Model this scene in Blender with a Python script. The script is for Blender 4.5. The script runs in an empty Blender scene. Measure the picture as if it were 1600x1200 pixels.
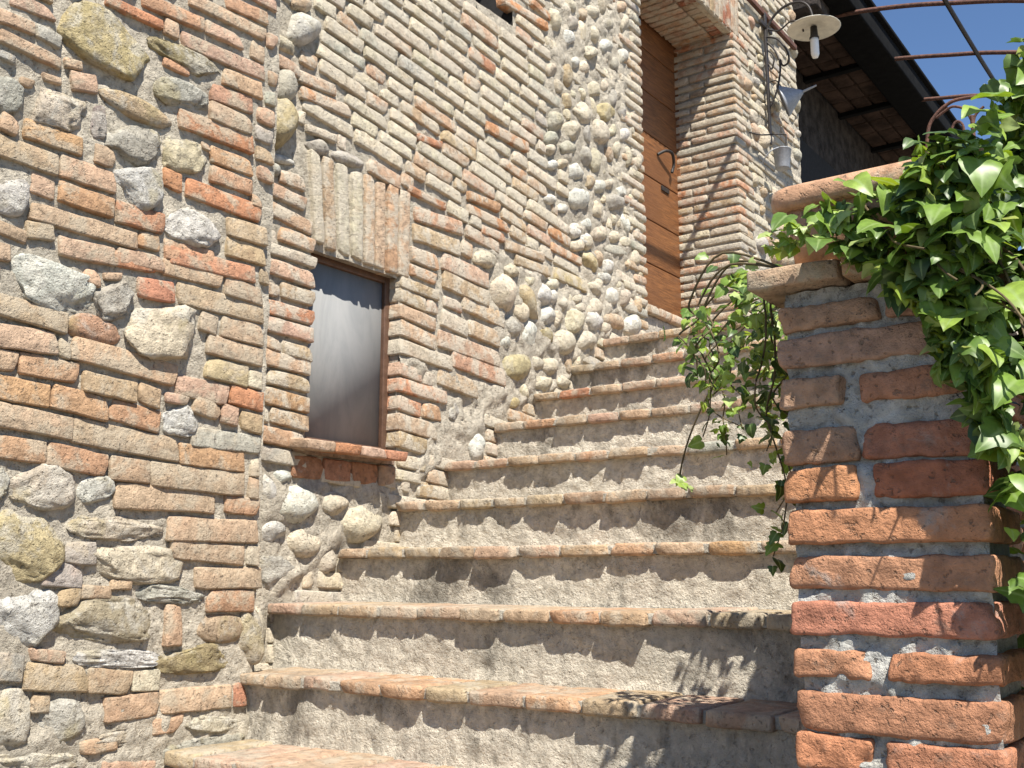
import bpy, bmesh, math, random
import numpy as np
from mathutils import Vector, Matrix
R=math.radians
rng=np.random.RandomState(7); random.seed(7)
scene=bpy.context.scene
# ---------------------------------------------------------------- camera, sky, sun, exposure
cam=bpy.data.objects.new('camera',bpy.data.cameras.new('camera')); scene.collection.objects.link(cam)
cam.data.sensor_width=36; cam.data.lens=1650/1600*36; cam.data.clip_start=.05; cam.data.clip_end=3000
cam.location=(2.5,0,0); cam.rotation_euler=(R(90)+math.atan(300/1650),0,R(35.6)); scene.camera=cam
SUN=Vector((.556,-.43,1)).normalized()
w=bpy.data.worlds.new('World'); scene.world=w; w.use_nodes=True
nt=w.node_tree; bg=nt.nodes['Background']; sky=nt.nodes.new('ShaderNodeTexSky'); sky.sky_type='NISHITA'
sky.sun_disc=False; sky.sun_elevation=math.asin(SUN.z); sky.sun_rotation=math.atan2(SUN.x,SUN.y)
sky.altitude=900; sky.air_density=1.0; sky.dust_density=.05; sky.ozone_density=6.0
nt.links.new(sky.outputs[0],bg.inputs[0]); bg.inputs[1].default_value=.075
sl=bpy.data.lights.new('sun','SUN'); sl.energy=4.6; sl.angle=R(.5); sl.color=(1,.95,.86)
so=bpy.data.objects.new('sun',sl); scene.collection.objects.link(so); so.location=(4,-3,8)
so.rotation_euler=SUN.to_track_quat('Z','Y').to_euler()
scene.view_settings.view_transform='Standard'; scene.view_settings.look='None'
scene.view_settings.exposure=1.08; scene.view_settings.gamma=1
scene.view_settings.use_curve_mapping=False
LB=[(1.227,1.327,.087,.034,.032,'p'),(1.31,1.326,.065,.037,-.089,'g'),(1.265,1.385,.118,.033,.069,'p'),(1.272,1.271,.167,.033,-.054,'p'),(1.211,1.228,.038,.021,-.091,'g'),(1.382,1.281,.049,.025,.152,'p'),(1.328,1.219,.051,.019,.069,'p'),(1.267,1.184,.038,.022,.008,'p'),(1.414,1.244,.073,.048,.193,'p'),(1.546,1.5,.174,.028,.021,'O'),(1.664,1.557,.21,.04,.076,'o'),(1.664,1.506,.045,.046,-.012,'p'),(1.851,1.5,.298,.046,.051,'p'),(1.846,1.567,.139,.04,.027,'p'),(1.857,1.628,.281,.039,.037,'p'),(1.921,1.683,.164,.041,.09,'o'),(1.972,1.567,.052,.055,-.068,'t'),(1.919,1.444,.148,.051,.04,'p'),(1.883,1.382,.151,.052,.076,'o'),(1.886,1.318,.151,.055,-.006,'t'),(1.837,1.261,.262,.054,.033,'O'),(1.896,1.191,.152,.049,.029,'o'),(1.8,1.204,.032,.025,.102,'p'),(1.897,1.132,.147,.047,.004,'o'),(1.696,1.069,.057,.053,-.007,'O'),(1.876,1.063,.267,.054,-.016,'O'),(1.992,1.098,.036,.037,.02,'p'),(1.231,1.063,.048,.043,-.162,'p'),(1.346,1.07,.149,.048,.006,'o'),(1.271,1.004,.179,.053,-.026,'t'),(1.446,1.007,.155,.056,-.005,'p'),(1.329,.939,.06,.053,-.052,'p'),(1.445,.937,.154,.051,-.015,'o'),(1.489,1.069,.059,.051,-.033,'t'),(1.606,.936,.145,.057,.023,'O'),(1.449,.869,.294,.045,-.0,'t'),(1.634,.881,.065,.044,-.008,'o'),(1.46,.806,.154,.047,.056,'p'),(1.616,.822,.14,.04,.06,'p'),(1.255,.805,.092,.031,-.13,'t'),(1.768,.877,.164,.052,.066,'o'),(1.962,.994,.144,.055,.036,'t'),(1.961,.934,.139,.055,-.0,'t'),(1.688,1.4,.086,.026,-.012,'o'),(1.312,.619,.213,.05,-.084,'t'),(1.605,.812,.136,.039,.083,'O'),(1.783,.823,.195,.042,.023,'p'),(1.849,.865,.292,.048,.039,'O'),(1.961,.814,.135,.053,-.048,'t'),(1.665,.751,.113,.054,.083,'O'),(1.884,.76,.301,.058,.001,'t'),(1.842,.695,.058,.053,-.121,'p'),(1.962,.695,.152,.059,-.03,'t'),(1.94,.633,.195,.053,-.043,'t'),(1.914,.568,.146,.058,-.066,'y'),(2.018,.561,.047,.05,-.092,'c'),(1.31,.552,.173,.054,.044,'t'),(1.417,.547,.031,.046,-.029,'c'),(1.592,.543,.308,.058,-.084,'p'),(1.266,.494,.075,.047,-.048,'t'),(1.384,.493,.153,.05,-.018,'o'),(1.55,.471,.15,.05,-.063,'t'),(1.665,.464,.066,.052,-.136,'t'),(1.311,.428,.154,.054,-.049,'o'),(1.471,.42,.154,.057,-.1,'o'),(1.628,.407,.147,.054,-.132,'o'),(1.835,.504,.176,.056,-.043,'p'),(1.989,.503,.113,.054,-.084,'O'),(1.852,.456,.091,.046,-.17,'t'),(1.93,.446,.055,.052,-.131,'p'),(2.01,.435,.078,.055,-.058,'t'),(1.756,.468,.077,.027,-.03,'p'),(1.346,.361,.214,.054,-.077,'t'),(1.61,.341,.312,.061,-.068,'t'),(1.927,.373,.241,.051,.003,'g'),(1.319,.291,.145,.051,-.031,'o'),(1.474,.279,.162,.055,-.106,'o'),(1.879,.321,.216,.056,-.019,'o'),(1.622,.267,.114,.059,-.025,'t'),(1.835,.258,.306,.062,-.025,'t'),(2.031,.308,.03,.056,-.06,'c'),(2.029,.246,.035,.055,-.109,'t'),(1.735,.201,.306,.062,.004,'t'),(1.989,.196,.12,.048,-.036,'o'),(1.477,.742,.046,.039,-.134,'p'),(1.539,.759,.059,.019,.175,'t'),(1.898,.124,.3,.061,.002,'p'),(1.881,.065,.241,.054,-.077,'t'),(2.037,.057,.045,.052,-.077,'c'),(1.955,-.005,.227,.054,.004,'t'),(1.967,-.067,.159,.057,-.029,'o'),(1.334,-.203,.087,.06,-.104,'g'),(1.463,-.235,.16,.058,-.11,'t'),(1.433,-.184,.092,.027,-.132,'p'),(1.605,-.255,.121,.055,-.119,'t'),(1.708,-.259,.081,.05,-.05,'c'),(1.67,-.32,.154,.056,.021,'p'),(1.867,-.32,.23,.057,-.017,'p'),(2.01,-.321,.045,.057,-.049,'O'),(1.583,-.403,.097,.032,.028,'p'),(1.677,-.463,.16,.025,-.121,'p'),(1.498,.055,.085,.051,-.013,'g'),(1.458,.004,.1,.055,-.074,'g')]
LS=[(1.469,1.372,.107,-.043,.044,.072,'y'),(1.714,1.443,.107,-.01,.015,.033,'v'),(1.354,1.149,.074,.004,.012,.053,'c'),(1.569,1.234,.107,-.008,.011,.03,'t'),(1.714,1.327,.083,.008,.012,.044,'g'),(1.565,1.135,.078,.008,.011,.058,'g'),(1.466,1.153,.021,.008,-.003,.043,'u'),(1.74,1.158,.072,.007,.013,.061,'Y'),(1.598,1.026,.063,-.027,.037,.056,'w'),(1.771,.958,.088,-.006,.02,.056,'w'),(1.225,1.139,.034,.007,.004,.053,'g'),(1.249,.891,.042,.005,.004,.051,'w'),(1.33,.825,.035,.005,.001,.022,'t'),(1.366,.7,.116,-.014,.015,.056,'w'),(1.536,.694,.054,.03,-.022,.042,'g'),(1.702,.634,.127,-.006,.021,.094,'C'),(1.494,.61,.076,-.008,.009,.035,'o'),(1.772,.413,.054,-.002,.006,.045,'w'),(1.391,.209,.082,-.011,.007,.051,'c'),(1.532,.21,.049,.003,-.003,.035,'w'),(1.289,.212,.018,.001,-.003,.038,'w'),(1.363,.066,.093,-.006,.001,.08,'y'),(1.598,.121,.125,-.003,.0,.032,'c'),(1.645,.031,.148,-.007,.0,.046,'c'),(1.379,-.087,.082,-.022,.014,.068,'w'),(1.478,-.05,.03,-.0,-.002,.021,'t'),(1.598,-.109,.153,-.005,-.004,.053,'V'),(1.766,-.047,.106,-.008,.0,.022,'g'),(1.548,-.039,.044,-.001,-.001,.016,'t'),(1.618,-.022,.029,-.0,-.001,.012,'t'),(1.942,-.14,.087,.003,-.007,.038,'t'),(1.632,-.203,.113,-.007,-.002,.022,'w'),(1.865,-.217,.12,-.002,-.005,.036,'v'),(1.358,-.312,.044,-.004,-.006,.063,'c'),(1.49,-.333,.067,.009,-.019,.05,'g'),(1.425,-.291,.022,-.002,-.002,.02,'t'),(1.436,-.419,.104,-.014,-.002,.026,'c'),(2.048,-.165,.047,-.002,-.004,.076,'c'),(1.781,-.126,.027,-.001,-.004,.052,'p'),(1.64,-.392,.077,.005,-.006,.02,'c'),(1.901,-.444,.135,-.002,-.007,.03,'g'),(1.925,-.387,.094,-.004,-.004,.025,'c')]
MB=[(2.207,1.666,.123,.045,-.067,'p'),(2.306,1.724,.076,.054,-.091,'p'),(2.35,1.655,.172,.044,.067,'p'),(2.394,1.604,.231,.043,.067,'O'),(2.256,1.278,.112,.049,.001,'p'),(2.211,1.216,.207,.047,-.073,'p'),(2.248,1.147,.195,.05,-.117,'p'),(2.376,1.482,.14,.03,.052,'c'),(2.285,1.081,.157,.05,-.044,'o'),(2.266,1.023,.213,.038,-.014,'c'),(2.259,.965,.215,.053,-.041,'p'),(2.184,.893,.071,.044,-.028,'t'),(2.297,.899,.144,.051,-.009,'t'),(2.257,.833,.224,.049,.006,'O'),(2.259,.778,.217,.05,-.029,'p'),(2.195,.719,.074,.042,-.104,'p'),(2.302,.711,.125,.046,-.039,'t'),(2.261,.669,.197,.053,-.026,'p'),(2.271,.609,.176,.049,-.039,'t'),(2.26,.548,.203,.054,-.062,'o'),(2.18,.49,.034,.048,-.179,'c'),(2.282,.488,.16,.051,-.069,'p'),(2.256,.426,.186,.052,-.062,'o'),(2.261,.367,.194,.048,-.051,'g'),(2.9,1.053,.214,.044,-.031,'t'),(2.863,1.005,.138,.056,-.112,'t'),(2.972,1.001,.062,.051,.003,'p'),(2.893,.942,.196,.053,-.085,'t'),(2.895,.875,.196,.059,-.123,'p'),(2.945,.808,.291,.056,-.058,'c'),(2.86,.729,.116,.049,-.124,'p'),(2.964,.721,.074,.05,-.074,'c'),(3.133,.732,.248,.068,-.101,'t'),(2.932,.67,.258,.051,-.049,'O'),(2.86,.605,.111,.053,-.139,'O'),(2.978,.599,.101,.056,-.069,'o'),(2.906,.534,.198,.061,-.078,'t'),(2.879,.472,.14,.06,-.111,'t'),(2.879,.401,.126,.047,-.064,'c'),(2.869,.349,.104,.038,-.076,'c'),(2.997,1.269,.276,.066,.021,'t'),(2.924,1.178,.155,.06,.001,'o'),(2.922,1.115,.152,.044,-.043,'o'),(3.177,1.191,.298,.072,-.041,'p'),(3.181,1.116,.291,.071,-.074,'t'),(3.294,1.052,.271,.072,-.095,'t'),(3.111,.964,.159,.068,-.118,'c'),(3.298,.959,.207,.067,-.073,'t'),(3.208,.878,.388,.068,-.055,'p'),(3.266,.811,.344,.071,-.084,'o'),(3.098,1.036,.109,.044,-.07,'p'),(3.181,1.281,.065,.063,-.168,'p'),(2.932,1.421,.221,.031,-.048,'O'),(3.008,1.349,.285,.057,.069,'o'),(2.692,1.439,.17,.057,-.115,'p'),(3.452,1.851,.303,.049,.017,'O'),(2.941,1.653,.155,.031,.11,'O'),(3.648,1.958,.159,.049,-.108,'p'),(3.294,1.512,.221,.042,.035,'o'),(3.33,1.45,.277,.042,-.03,'O'),(3.355,1.392,.163,.039,.004,'O'),(3.602,2.493,.342,.042,.085,'O'),(3.714,2.565,.154,.036,-.073,'O'),(3.915,1.446,.253,.041,-.043,'o'),(3.643,1.323,.263,.044,.024,'t'),(3.953,1.334,.269,.058,-.022,'y'),(3.584,1.374,.282,.041,.046,'t')]
MS=[(2.125,1.813,.047,.022,-.002,.046,'g'),(2.266,1.91,.044,.008,.01,.031,'t'),(2.277,1.829,.069,.005,.031,.073,'w'),(2.167,1.446,.087,.044,-.024,.082,'y'),(2.21,1.593,.053,.013,.01,.062,'g'),(2.187,1.331,.078,.01,.003,.015,'w'),(2.364,1.434,.051,-.003,.017,.032,'g'),(2.507,1.436,.078,.005,.011,.028,'g'),(2.155,1.285,.044,.001,.009,.027,'g'),(2.193,1.734,.07,-.002,.013,.025,'c'),(3.306,1.269,.075,.006,.015,.039,'c'),(3.423,1.158,.08,.034,-.044,.072,'C'),(3.483,1.261,.051,-.006,.032,.041,'c'),(3.624,1.251,.044,.017,-.016,.031,'c'),(3.619,1.154,.053,.024,-.054,.067,'y'),(3.557,1.097,.059,.012,.0,.048,'c'),(3.723,1.211,.055,.012,.0,.05,'w'),(3.807,1.28,.045,.01,.0,.027,'c'),(3.789,1.217,.04,.009,.0,.037,'w'),(3.874,1.208,.047,.015,-.012,.039,'c'),(3.753,1.12,.063,.013,.001,.05,'w'),(3.84,1.128,.034,.007,.001,.042,'c'),(4.008,1.255,.045,.01,.001,.029,'c'),(4.033,1.218,.043,.009,.001,.029,'c'),(3.972,1.145,.077,.015,.001,.061,'c'),(3.493,1.025,.061,.025,-.033,.047,'g'),(3.623,1.011,.064,.018,-.02,.064,'w'),(3.737,1.028,.061,.011,.0,.05,'v'),(3.895,1.03,.076,.02,-.013,.054,'c'),(4.081,1.064,.08,.014,.001,.059,'c'),(3.441,.948,.042,.008,-.0,.038,'w'),(3.535,.862,.109,.018,.0,.07,'y'),(3.675,.899,.055,.009,.0,.04,'c'),(3.774,.902,.063,.01,.0,.041,'c'),(3.716,.819,.071,.011,.0,.036,'c'),(3.884,.849,.051,.008,.001,.032,'c'),(4.093,1.55,.055,.02,-.012,.036,'c'),(4.218,1.627,.075,.02,.001,.042,'c'),(4.354,1.646,.055,.015,.001,.032,'c'),(4.462,1.649,.051,.013,.001,.032,'c'),(4.361,1.577,.142,.023,.012,.034,'g'),(4.013,1.512,.054,.014,.001,.035,'c'),(4.117,1.455,.049,.022,-.039,.05,'y'),(4.199,1.491,.046,.012,.001,.046,'t'),(4.291,1.48,.057,.014,.001,.042,'w'),(4.252,1.416,.072,.003,.02,.033,'w'),(4.384,1.407,.041,.009,.001,.025,'c'),(4.177,1.348,.074,.017,.001,.045,'c'),(4.324,1.333,.059,.018,-.015,.046,'w'),(4.441,1.357,.05,.011,.002,.047,'c'),(4.147,1.245,.084,.018,.001,.048,'c'),(4.137,1.178,.083,.017,.001,.054,'w'),(4.33,1.216,.122,-.005,.033,.041,'t'),(4.515,1.233,.094,.018,.003,.062,'w'),(4.244,1.166,.079,.015,.001,.035,'c'),(4.015,1.589,.046,.012,.001,.025,'c'),(3.507,.705,.033,-.003,.014,.025,'y'),(3.261,.504,.045,.004,-.0,.047,'w'),(3.985,2.625,.06,.04,-.027,.032,'g'),(3.953,2.529,.062,.034,-.014,.042,'w'),(4.148,2.535,.062,.014,.024,.045,'c'),(4.001,2.423,.043,.018,.001,.03,'w'),(3.805,2.307,.046,.019,.0,.035,'c'),(4.473,2.651,.062,.026,.002,.054,'w'),(4.302,2.64,.07,.031,.002,.052,'w'),(4.093,2.438,.053,.022,.001,.037,'c'),(3.83,2.057,.058,.027,-.016,.048,'g'),(4.067,2.189,.071,.041,-.038,.046,'c'),(3.97,2.063,.08,.029,.001,.052,'c'),(3.943,1.97,.073,.025,.001,.04,'g'),(4.01,1.876,.073,.023,.001,.047,'w'),(4.031,1.752,.088,.034,-.015,.059,'w'),(4.233,2.146,.076,.038,-.033,.059,'c'),(4.468,2.221,.061,.022,.002,.044,'w'),(4.355,2.207,.048,.017,.001,.038,'c'),(3.788,1.671,.043,.004,.013,.025,'w'),(3.894,1.659,.046,.013,.0,.025,'w'),(4.095,1.64,.057,.021,-.01,.031,'w'),(4.087,1.558,.057,.015,.001,.034,'w'),(4.218,1.627,.072,.005,.023,.039,'c'),(4.0,1.581,.046,.012,.001,.039,'w'),(4.353,1.649,.058,.016,.001,.029,'c'),(4.364,1.831,.091,.019,.018,.053,'g'),(4.312,1.909,.051,.016,.001,.031,'c'),(4.433,1.899,.053,.016,.001,.038,'w'),(4.214,1.865,.056,.017,.001,.036,'w'),(3.801,1.962,.048,.022,-.011,.035,'g'),(3.809,1.843,.043,.014,.0,.025,'w'),(3.897,1.878,.048,.016,.0,.029,'c'),(3.791,1.91,.039,.013,.0,.028,'c'),(4.131,1.861,.044,.014,.001,.035,'t'),(4.291,2.279,.074,.042,-.032,.038,'y'),(4.185,2.357,.064,.032,-.014,.041,'c'),(3.938,2.203,.049,.024,-.013,.039,'t'),(4.472,2.935,.055,.026,.001,.039,'t'),(4.175,2.772,.062,.041,-.025,.028,'c'),(4.328,2.769,.069,.031,.001,.038,'g'),(2.199,.249,.039,.002,-.003,.056,'w'),(2.264,.305,.036,.003,-.001,.022,'w'),(2.326,.218,.091,.005,-.003,.062,'w'),(2.228,.135,.054,.002,-.002,.036,'w'),(2.367,.104,.068,.002,-.002,.045,'C'),(2.484,.229,.07,-.014,.018,.039,'c'),(2.27,.015,.087,.0,-.003,.06,'g'),(2.63,.175,.123,.028,-.026,.059,'c'),(2.467,.047,.045,.0,-.002,.051,'c'),(3.249,.485,.045,.004,-.001,.05,'w'),(2.178,-.156,.038,-.001,-.004,.065,'c')]
LT=[(2.361,1.252,.314,.049,-.111,'c'),(2.422,1.246,.317,.051,-.1,'p'),(2.488,1.244,.318,.055,-.07,'c'),(2.555,1.242,.319,.054,-.048,'c'),(2.619,1.243,.328,.052,-.025,'p'),(2.676,1.242,.327,.05,-.023,'t'),(2.739,1.242,.33,.058,-.009,'o'),(2.806,1.243,.33,.06,-.006,'p')]
POLY={'cobble':[(3.781,2.776),(4.583,3.176),(4.625,1.279),(4.21,1.096),(3.909,0.842),(3.631,0.724),(3.469,0.745),(3.38,0.977),(3.227,1.277),(3.378,1.335),(4.026,1.305),(4.087,1.481),(3.952,1.756),(3.837,2.062),(3.775,2.258)],'rough':[(2.714,0.758),(3.072,0.818),(3.359,0.761),(3.492,0.754),(3.632,0.733),(3.351,0.599),(3.048,0.419),(2.779,0.254),(2.504,0.088),(2.214,-0.08),(2.184,-0.206),(2.155,0.306),(2.365,0.323),(2.863,0.315),(2.93,0.46),(3.036,0.664)]}

# ---------------------------------------------------------------- colours (albedo)
COL={'o':(.41,.25,.148),'O':(.41,.205,.115),'p':(.42,.29,.197),'t':(.39,.29,.19),'g':(.35,.325,.275),'c':(.47,.41,.31),'C':(.52,.45,.33),
'w':(.50,.485,.43),'y':(.41,.335,.19),'Y':(.46,.41,.27),'v':(.30,.25,.14),'V':(.36,.31,.21),'u':(.22,.17,.165),'r':(.32,.13,.08),'A':(.42,.19,.108),'B':(.41,.205,.12),'D':(.37,.22,.15),'E':(.35,.14,.083),'k':(.05,.05,.05)}
# ---------------------------------------------------------------- noise
def _h(i,j,k,s):
    n=(i*374761393+j*668265263+k*2147483647+s*1274126177)&0xffffffff
    n=((n^(n>>13))*1274126177)&0xffffffff
    return ((n^(n>>16))&0xffff)/32768.0-1.0
def noise(P,s=0):
    P=np.asarray(P,float); I=np.floor(P).astype(np.int64); F=P-I; F=F*F*(3-2*F)
    out=0
    for a in (0,1):
        for b in (0,1):
            for c in (0,1):
                wt=(F[...,0] if a else 1-F[...,0])*(F[...,1] if b else 1-F[...,1])*(F[...,2] if c else 1-F[...,2])
                out=out+wt*_h(I[...,0]+a,I[...,1]+b,I[...,2]+c,s)
    return out
def fbm(P,s=0,o=3):
    P=np.asarray(P,float); t=0;a=1
    for k in range(o): t=t+a*noise(P*2**k,s+k*17);a*=.5
    return t
# ---------------------------------------------------------------- materials
def mat(name): 
    m=bpy.data.materials.new(name); m.use_nodes=True; return m,m.node_tree,m.node_tree.nodes['Principled BSDF']
def N(nt,t,**k):
    n=nt.nodes.new('ShaderNode'+t)
    for a,b in k.items():
        if a[0]=='_': setattr(n,a[1:],b)
        else: n.inputs[a].default_value=b
    return n
def mixc(nt,f,a,b,mode='MIX'):
    n=nt.nodes.new('ShaderNodeMix'); n.data_type='RGBA'; n.blend_type=mode
    for s,v in ((0,f),(6,a),(7,b)):
        if hasattr(v,'links') or hasattr(v,'is_linked'): nt.links.new(v,n.inputs[s])
        else: n.inputs[s].default_value=v if s==0 else (*v[:3],1)
    return n.outputs[2]
def ramp(nt,src,a,b,lo=0,hi=1):
    n=nt.nodes.new('ShaderNodeMapRange'); n.interpolation_type='SMOOTHSTEP'
    for i,v in ((1,a),(2,b),(3,lo),(4,hi)): n.inputs[i].default_value=v
    nt.links.new(src,n.inputs[0]); return n.outputs[0]
def noi(nt,sc,det=4,rough=.6,dist=0,vec=None,off=0):
    n=N(nt,'TexNoise',Scale=sc,Detail=det,Roughness=rough,Distortion=dist)
    g=nt.nodes.new('ShaderNodeNewGeometry'); src=g.outputs['Position']
    if vec or off:
        mp=nt.nodes.new('ShaderNodeMapping'); nt.links.new(src,mp.inputs[0]); mp.inputs['Location'].default_value=(off,off*.7,off*.3)
        if vec: mp.inputs['Scale'].default_value=vec
        src=mp.outputs[0]
    nt.links.new(src,n.inputs['Vector']); return n.outputs[0]
def mul(nt,a,b,op='MULTIPLY'):
    n=nt.nodes.new('ShaderNodeMath'); n.operation=op
    for i,v in ((0,a),(1,b)):
        if hasattr(v,'is_linked'): nt.links.new(v,n.inputs[i])
        else: n.inputs[i].default_value=v
    return n.outputs[0]
def masonry(name,wash,washcol,washlo=.5,dark=.0,bump=1.0,rough=.95,pits=True,spots=0.,warm=0.,mould=0.,ochre=0.):
    m,nt,p=mat(name)
    at=N(nt,'Attribute'); at.attribute_name='col'; c=at.outputs['Color']
    v=ramp(nt,noi(nt,38,5,.65),.25,.75,.72,1.28)
    n=nt.nodes.new('ShaderNodeVectorMath'); n.operation='SCALE'; nt.links.new(c,n.inputs[0]); nt.links.new(v,n.inputs['Scale']); c=n.outputs[0]
    if warm: c=mixc(nt,ramp(nt,noi(nt,13,3,.5,0,None,5),.5,.72,0,warm),c,(.40,.225,.135))
    if ochre: c=mixc(nt,ramp(nt,noi(nt,6.5,4,.6,.3,None,7),.54,.66,0,ochre),c,(.34,.28,.14))
    if wash: c=mixc(nt,ramp(nt,noi(nt,11,7,.68,.4),washlo,washlo+.13,0,wash),c,washcol)
    if spots: c=mixc(nt,ramp(nt,noi(nt,24,5,.7,0,None,9),.57,.68,0,spots),c,(.17,.15,.12))
    if mould:
        c=mixc(nt,ramp(nt,noi(nt,4.2,7,.72,.3,(1,1,.5),3),.50,.66,0,mould),c,(.085,.078,.065))
    if pits: c=mixc(nt,ramp(nt,noi(nt,95,3,.6,0,None,2),.60,.72,0,.55),c,(.13,.105,.08))
    nt.links.new(c,p.inputs['Base Color']); p.inputs['Roughness'].default_value=rough; p.inputs['Specular IOR Level'].default_value=.25
    h=mul(nt,mul(nt,noi(nt,45,6,.68),.010*bump),mul(nt,noi(nt,190,4,.7),.0030*bump),'ADD')
    pt=ramp(nt,noi(nt,95,3,.6,0,None,2),.58,.72,0,-.003*bump)
    h=mul(nt,h,pt,'ADD')
    b=N(nt,'Bump',Strength=1.0,Distance=1.0); nt.links.new(h,b.inputs['Height']); nt.links.new(b.outputs[0],p.inputs['Normal'])
    return m
LIME=(.44,.39,.30)
M_brickL=masonry('weathered_brick',.8,(.405,.34,.25),.47,spots=.25,warm=.22)
M_brickM=masonry('limewashed_brick',.82,(.465,.415,.33),.43,spots=.3,warm=.16)
M_brickP=masonry('orange_brick',.7,(.34,.32,.29),.585,spots=.35,bump=1.1)
M_tread=masonry('tread_brick',.7,(.42,.37,.29),.46,spots=.45,mould=.35)
M_stone=masonry('field_stone',.6,(.53,.50,.43),.47,spots=.45,bump=1.6,warm=.0,ochre=.55)
M_cob=masonry('river_cobble',.45,(.48,.44,.35),.46,spots=.35,bump=1.3,ochre=.3)
M_mort=masonry('lime_mortar',.35,(.42,.38,.31),.5,spots=.35,bump=1.5)
M_render=masonry('rough_cement_render',.4,(.56,.51,.42),.46,spots=.10,bump=2.0,mould=.62,pits=False)
def plain(name,c,rough=.6,metal=0,bump=0,var=.25,sc=30,spec=.4):
    m,nt,p=mat(name)
    v=ramp(nt,noi(nt,sc,5,.65),.3,.7,1-var,1+var)
    n=nt.nodes.new('ShaderNodeVectorMath'); n.operation='SCALE'; n.inputs[0].default_value=c; nt.links.new(v,n.inputs['Scale'])
    nt.links.new(n.outputs[0],p.inputs['Base Color']); p.inputs['Roughness'].default_value=rough; p.inputs['Metallic'].default_value=metal; p.inputs['Specular IOR Level'].default_value=spec
    if bump:
        b=N(nt,'Bump',Strength=1,Distance=bump); nt.links.new(noi(nt,sc*3,5,.6),b.inputs['Height']); nt.links.new(b.outputs[0],p.inputs['Normal'])
    return m
M_iron=plain('dark_iron',(.035,.03,.028),.55,.3,.002)
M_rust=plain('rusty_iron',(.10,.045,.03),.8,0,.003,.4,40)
M_zinc=plain('galvanised_zinc',(.27,.28,.30),.5,.3,.0008,.15,60)
M_enamel=plain('old_enamel',(.60,.57,.48),.45,0,0,.12,20)
M_bulb=plain('frosted_bulb',(.70,.70,.68),.35,0,0,.05,20)
M_terra=masonry('terracotta',.55,(.47,.40,.31),.53,spots=.3,bump=.45,pits=True)
M_frame=plain('brown_frame_paint',(.10,.055,.035),.5,0,.001,.2,40)
M_dark=plain('dark_interior',(.02,.018,.017),.9)
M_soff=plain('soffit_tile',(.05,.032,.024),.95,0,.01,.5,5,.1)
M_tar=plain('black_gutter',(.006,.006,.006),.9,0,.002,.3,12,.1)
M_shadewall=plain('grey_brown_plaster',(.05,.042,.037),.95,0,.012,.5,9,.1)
M_soil=plain('soil',(.05,.035,.02),.95,0,.01)
M_grnd=plain('gravel_ground',(.20,.18,.15),.95,0,.01,.35,25)
M_stem=plain('vine_stem',(.10,.075,.035),.8,0,.001,.3,60)
def wood():
    m,nt,p=mat('varnished_door_wood')
    g=noi(nt,9,6,.65,.6,(1,1,14)); c=mixc(nt,ramp(nt,g,.3,.7),(.09,.034,.012),(.25,.105,.036))
    c=mixc(nt,ramp(nt,noi(nt,2.2,3,.5,0,None,4),.45,.7,0,.7),c,(.15,.062,.024))
    nt.links.new(c,p.inputs['Base Color']); p.inputs['Roughness'].default_value=.5
    b=N(nt,'Bump',Strength=1,Distance=.002); nt.links.new(g,b.inputs['Height']); nt.links.new(b.outputs[0],p.inputs['Normal'])
    return m
M_wood=wood()
def netpane():
    m,nt,p=mat('dusty_window_pane')
    c=mixc(nt,ramp(nt,noi(nt,9,6,.7,.8,(1,1,.3)),.35,.65),(.225,.23,.23),(.275,.275,.27)); nt.links.new(c,p.inputs['Base Color'])
    p.inputs['Roughness'].default_value=.85; p.inputs['Specular IOR Level'].default_value=.12
    t=N(nt,'BsdfTransparent'); t.inputs[0].default_value=(.85,.87,.88,1)
    mx=N(nt,'MixShader'); mx.inputs[0].default_value=.90
    nt.links.new(t.outputs[0],mx.inputs[1]); nt.links.new(p.outputs[0],mx.inputs[2])
    nt.links.new(mx.outputs[0],nt.nodes['Material Output'].inputs[0]); return m
M_pane=netpane()
M_curt=plain('grey_curtain_cloth',(.30,.30,.32),.9,0,0,.06,10)
def leafm():
    m,nt,p=mat('ivy_leaf')
    at=N(nt,'Attribute'); at.attribute_name='col'; c=at.outputs['Color']
    oi=N(nt,'ObjectInfo')
    v=ramp(nt,noi(nt,60,3,.6),.3,.7,.8,1.2)
    n=nt.nodes.new('ShaderNodeVectorMath'); n.operation='SCALE'; nt.links.new(c,n.inputs[0]); nt.links.new(v,n.inputs['Scale']); c=n.outputs[0]
    vn=N(nt,'Attribute'); vn.attribute_name='vein'
    c=mixc(nt,ramp(nt,vn.outputs['Fac'],.80,1.0,0,.55),c,(.30,.40,.16))
    nt.links.new(c,p.inputs['Base Color']); p.inputs['Roughness'].default_value=.42; p.inputs['Specular IOR Level'].default_value=.5
    t=N(nt,'BsdfTranslucent'); h=N(nt,'HueSaturation',Hue=.48,Saturation=1.15,Value=1.5); nt.links.new(c,h.inputs['Color']); nt.links.new(h.outputs[0],t.inputs[0])
    mx=N(nt,'MixShader'); mx.inputs[0].default_value=.32
    nt.links.new(p.outputs[0],mx.inputs[1]); nt.links.new(t.outputs[0],mx.inputs[2]); nt.links.new(mx.outputs[0],nt.nodes['Material Output'].inputs[0])
    return m
M_leaf=leafm()
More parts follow.
